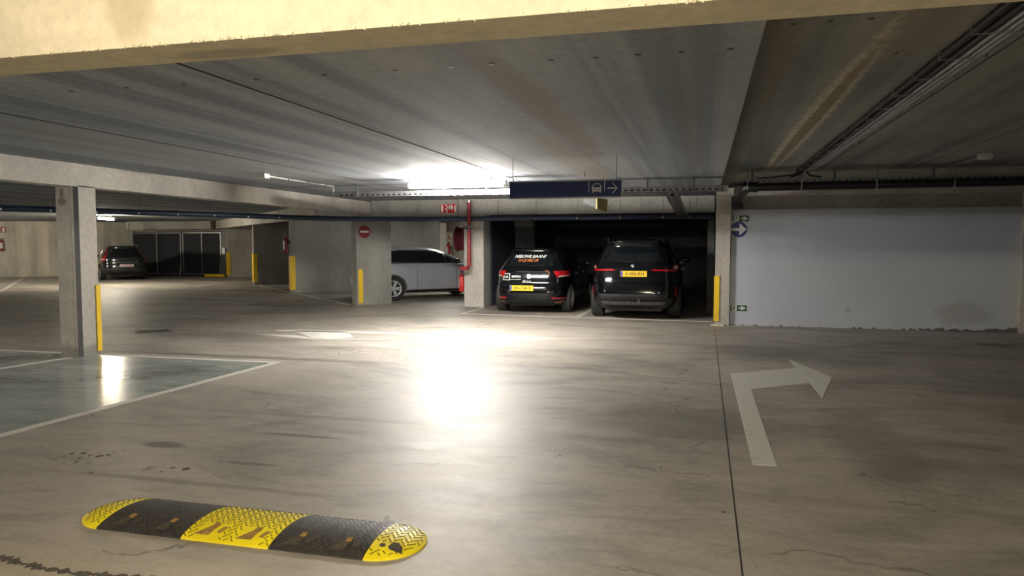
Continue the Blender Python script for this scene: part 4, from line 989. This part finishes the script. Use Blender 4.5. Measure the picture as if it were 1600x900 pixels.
c.patch('windscreen', c.front, ((-.68, 1.03), (.68, 1.03), (.52, 1.33), (-.52, 1.33)), M['glass'])
c.mirror(2.55, .99, M['paint_black']); c.handles((1.25, 2.25), .86, M['paint_black']); c.seam(1.48, .3, .98); c.seam(2.6, .3, .95); front_end(c, .72, .55, .8)
build('rear_wiper', MB().tube([c.rear(0, 1.02, .02), c.rear(.30, 1.05, .02)], .008, 6), M['black'], c.t)
build('aerial', MB().tube([(0, .85, 1.42), (0, .72, 1.60)], .005, 6), M['black'], c.t)

# --- black SUV
rows = [(.22, .14, 4.30, .80, 5), (.34, .05, 4.38, .89, 5), (.50, .0, 4.45, .915, 5.2), (.68, .02, 4.46, .92, 5.2), (.82, .05, 4.40, .92, 5.2), (.95, .09, 4.05, .91, 5),
        (1.05, .13, 3.45, .885, 5), (1.12, .18, 3.15, .84, 4.8), (1.30, .33, 2.85, .75, 4.6), (1.46, .46, 2.50, .67, 4.4), (1.53, .44, 2.3, .63, 4.2), (1.565, .42, 2.15, .59, 4), (1.595, .7, 1.9, .48, 3.6), (1.605, 1.1, 1.6, .25, 3)]
c = Car('car', 'large black sport utility car with roof rails, right of the small black hatchback', (-1.36, 14.62, 0), 0, rows, M['paint_black'], (.82, 3.52), .35, .225)
c.patch('rear_window', c.rear, ((-.66, 1.15), (.66, 1.15), (.56, 1.46), (-.56, 1.46)), M['glass'])
c.patch('spoiler', c.rear, ((-.58, 1.51), (.58, 1.51), (.55, 1.555), (-.55, 1.555)), M['paint_black'], .09, .14)
for sd in (-1, 1):
    l = c.patch('tail_light', c.rear, ((sd * .34, .985), (sd * .89, .965), (sd * .885, 1.00), (sd * .40, 1.01)), M['tail_red'], .016)
    c.patch('tail_light', c.rear, ((sd * .76, .985), (sd * .885, .99), (sd * .85, 1.10), (sd * .76, 1.08)), M['tail_red'], .012)
    c.patch('clear_lens', c.rear, ((sd * .77, 1.02), (sd * .86, 1.02), (sd * .84, 1.08), (sd * .78, 1.07)), M['tail_clear'], .016, parent=l)
    c.patch('reflector', c.rear, ((sd * .80, .46), (sd * .845, .46), (sd * .85, .66), (sd * .81, .66)), M['tail_red'], .014)
c.patch('skid_plate', c.rear, ((-.58, .30), (.58, .30), (.64, .37), (-.64, .37)), M['metal_dark'], .02)
gr = MB()
for k in range(18): p = c.rear(-.55 + k * 1.1 / 17, .335, .03); gr.obox(p, (1, 0, 0), (0, 1, 0), (0, 0, 1), .008, .008, .028)
build('grille_ribs', gr, M['black'], c.t)
c.patch('bumper_insert', c.rear, ((-.62, .40), (.62, .40), (.70, .52), (-.70, .52)), M['black'], .012)
c.patch('tailgate_ledge', c.rear, ((-.80, .75), (.80, .75), (.80, .765), (-.80, .765)), M['paint_black'], .03)
c.plate(.01, .92, .03, .52, .115, 'X-950-KN', M['plate_y'], M['ink'])
bd = MB(); p = c.rear(-.02, 1.07, .0); B = Board(p, (1, 0, 0), (0, 0, 1)); B.disc(bd, 0, 0, .041, 0, .014, 24); bd_ = build('maker_badge', bd, M['black'], c.t)
q1 = MB(); q2 = MB()
for k, m in enumerate((q1, q2, q1, q2)):
    a0 = k * PI / 2; B.poly(m, [(0, 0)] + [(.027 * math.cos(a0 + PI / 2 * i / 6), .027 * math.sin(a0 + PI / 2 * i / 6)) for i in range(7)], .014, .016)
build('badge_quarter', q1, M['blue_disc'], bd_); build('badge_quarter', q2, M['sticker'], bd_)
rg = MB(); B.disc(rg, 0, 0, .043, -.001, .012, 24); build('badge_ring', rg, M['chrome'], bd_)
c.sidewin('side_window', ((.6, 1.16), (1.6, 1.14), (1.65, 1.47), (.85, 1.49))); c.sidewin('side_window', ((1.66, 1.14), (2.95, 1.13), (2.45, 1.46), (1.72, 1.47)))
c.patch('windscreen', c.front, ((-.74, 1.15), (.74, 1.15), (.58, 1.48), (-.58, 1.48)), M['glass'])
for sd in (-1, 1): build('roof_rail', MB().tube([(sd * .56, .55, 1.555), (sd * .57, .7, 1.625), (sd * .58, 1.4, 1.64), (sd * .57, 2.2, 1.615), (sd * .56, 2.35, 1.56)], .018, 8), M['black'], c.t, smooth=True)
c.mirror(2.8, 1.10, M['paint_black']); c.handles((1.35, 2.4), .98, M['paint_black']); c.seam(1.62, .35, 1.1); c.seam(2.8, .35, 1.05); front_end(c, .85, .65, .85)
build('rear_wiper', MB().tube([c.rear(0, 1.14, .02), c.rear(-.32, 1.17, .02)], .009, 6), M['black'], c.t)
build('tow_cover', MB().tube([(.12, .02, .40), (.12, -.005, .40)], .035, 12), M['black'], c.t)

# --- silver hatchback parked at 45 degrees
rows = [(.20, .12, 4.16, .76, 5), (.30, .04, 4.24, .86, 5), (.45, .0, 4.30, .88, 5), (.60, .03, 4.29, .89, 5), (.72, .08, 4.22, .89, 5), (.84, .12, 3.85, .88, 5),
        (.94, .17, 3.35, .85, 4.8), (1.00, .22, 3.12, .81, 4.6), (1.15, .36, 2.80, .73, 4.4), (1.30, .50, 2.45, .65, 4.2), (1.38, .60, 2.15, .59, 4), (1.425, .85, 1.85, .48, 3.6), (1.44, 1.15, 1.6, .3, 3)]
cs = Vector((-9.14, 18.18, 0))
c = Car('car', 'silver hatchback parked at an angle behind the wide no-entry pillar', tuple(cs), -PI / 4, rows, M['paint_silver'], (.78, 3.38), .325)
c.sidewin('side_window', ((.42, 1.02), (1.42, 1.01), (1.46, 1.31), (.80, 1.33))); c.sidewin('side_window', ((1.47, 1.01), (2.36, 1.0), (2.28, 1.30), (1.51, 1.31)))
c.sidewin('quarter_light', ((2.42, 1.0), (2.95, 1.0), (2.52, 1.22), (2.34, 1.29)))
c.sidewin('door_pillar', ((1.40, 1.01), (1.50, 1.01), (1.53, 1.31), (1.44, 1.31)), M['black'], .002)
c.sidewin('door_pillar', ((2.34, 1.0), (2.43, 1.0), (2.36, 1.285), (2.26, 1.30)), M['black'], .002)
c.sidewin('roof_trim', ((.78, 1.315), (2.32, 1.29), (2.24, 1.335), (1.0, 1.345)), M['black'], .003)
for sd in (-1, 1): c.patch('window_trim', lambda a, z, o, sd=sd: c.side(a, z, o, sd), ((.38, .995), (2.98, .985), (2.98, .998), (.38, 1.012)), M['black'], .007, .01, 12, 1)
c.patch('windscreen', c.front, ((-.70, 1.02), (.70, 1.02), (.55, 1.34), (-.55, 1.34)), M['glass_clear'])
c.patch('rear_window', c.rear, ((-.62, 1.04), (.62, 1.04), (.52, 1.32), (-.52, 1.32)), M['glass'])
for sd in (-1, 1):
    c.patch('tail_light', c.rear, ((sd * .52, .80), (sd * .83, .80), (sd * .80, .96), (sd * .60, .96)), M['tail_red'], .01)
    c.patch('sill', lambda a, z, o, sd=sd: c.side(a, z, o, sd), ((1.15, .215), (3.0, .215), (3.0, .275), (1.15, .275)), M['black'], .01)
    c.patch('side_reflector', lambda a, z, o, sd=sd: c.side(a, z, o, sd), ((1.3, .283), (2.9, .283), (2.9, .292), (1.3, .292)), M['tail_red'], .004, .006)
c.plate(0, .52, .01, .52, .11, '1-FHJ-562', M['plate_w'], M['ink_red'], False)
c.mirror(2.62, 1.0, M['black']); c.handles((1.30, 2.35), .86, M['paint_silver']); c.seam(1.44, .3, 1.0); c.seam(2.62, .3, .97); c.seam(.75, .72, 1.0, slope=-.2); front_end(c, .74, .55, .82)

# --- far dark grey car
rows = [(.20, .14, 4.25, .78, 5), (.32, .05, 4.32, .88, 5), (.48, .0, 4.36, .905, 5), (.62, .02, 4.35, .91, 5), (.72, .06, 4.25, .91, 5), (.86, .08, 3.9, .90, 5), (.96, .11, 3.3, .87, 4.8),
        (1.02, .16, 3.1, .82, 4.6), (1.18, .34, 2.8, .72, 4.4), (1.33, .52, 2.42, .63, 4.2), (1.39, .52, 2.2, .59, 4), (1.43, .55, 2.0, .54, 4), (1.455, .8, 1.75, .42, 3.4), (1.465, 1.1, 1.5, .25, 3)]
p = at_z(198, 438)
c = Car('car', 'dark grey car with roof rails parked before the mesh gates, far left behind the pillar', (p.x, p.y, 0), math.radians(50), rows, M['paint_bluegrey'], (.85, 3.5), .325)
rwin = c.patch('rear_window', c.rear, ((-.66, .98), (.66, .98), (.55, 1.33), (-.55, 1.33)), M['glass'], .006)
for sd in (-1, 1):
    l = c.patch('tail_light', c.rear, ((sd * .74, .82), (sd * .895, .78), (sd * .84, 1.02), (sd * .70, 1.02)), M['tail_red'], .012)
    c.patch('tail_light', c.rear, ((sd * .69, 1.02), (sd * .81, 1.02), (sd * .62, 1.33), (sd * .57, 1.33)), M['tail_red'], .010)
    c.patch('clear_lens', c.rear, ((sd * .76, .86), (sd * .86, .86), (sd * .85, .91), (sd * .76, .91)), M['tail_clear'], .018, parent=l)
    build('roof_rail', MB().tube([(sd * .54, .6, 1.42), (sd * .55, .75, 1.475), (sd * .56, 1.4, 1.49), (sd * .55, 2.1, 1.465), (sd * .54, 2.25, 1.42)], .016, 8), M['chrome'], c.t, smooth=True)
c.patch('bumper_insert', c.rear, ((-.60, .25), (.60, .25), (.66, .36), (-.66, .36)), M['black'], .012)
c.patch('chrome_bar', c.rear, ((-.45, .745), (.45, .745), (.45, .757), (-.45, .757)), M['metal_dark'], .018)
c.plate(.02, .62, .02, .52, .11, '1-TNZ-944', M['plate_w'], M['ink_red'], False)
c.sidewin('side_window', ((.5, 1.05), (1.5, 1.04), (1.5, 1.36), (.85, 1.38))); c.sidewin('side_window', ((1.56, 1.04), (2.85, 1.03), (2.35, 1.35), (1.58, 1.36)))
c.patch('windscreen', c.front, ((-.70, 1.05), (.70, 1.05), (.55, 1.37), (-.55, 1.37)), M['glass'])
c.mirror(2.7, 1.02, M['black']); c.handles((1.3, 2.35), .9, M['paint_bluegrey']); front_end(c, .8, .6, .84)

for o in COL.objects:
    if '_world' in o: del o['_world']
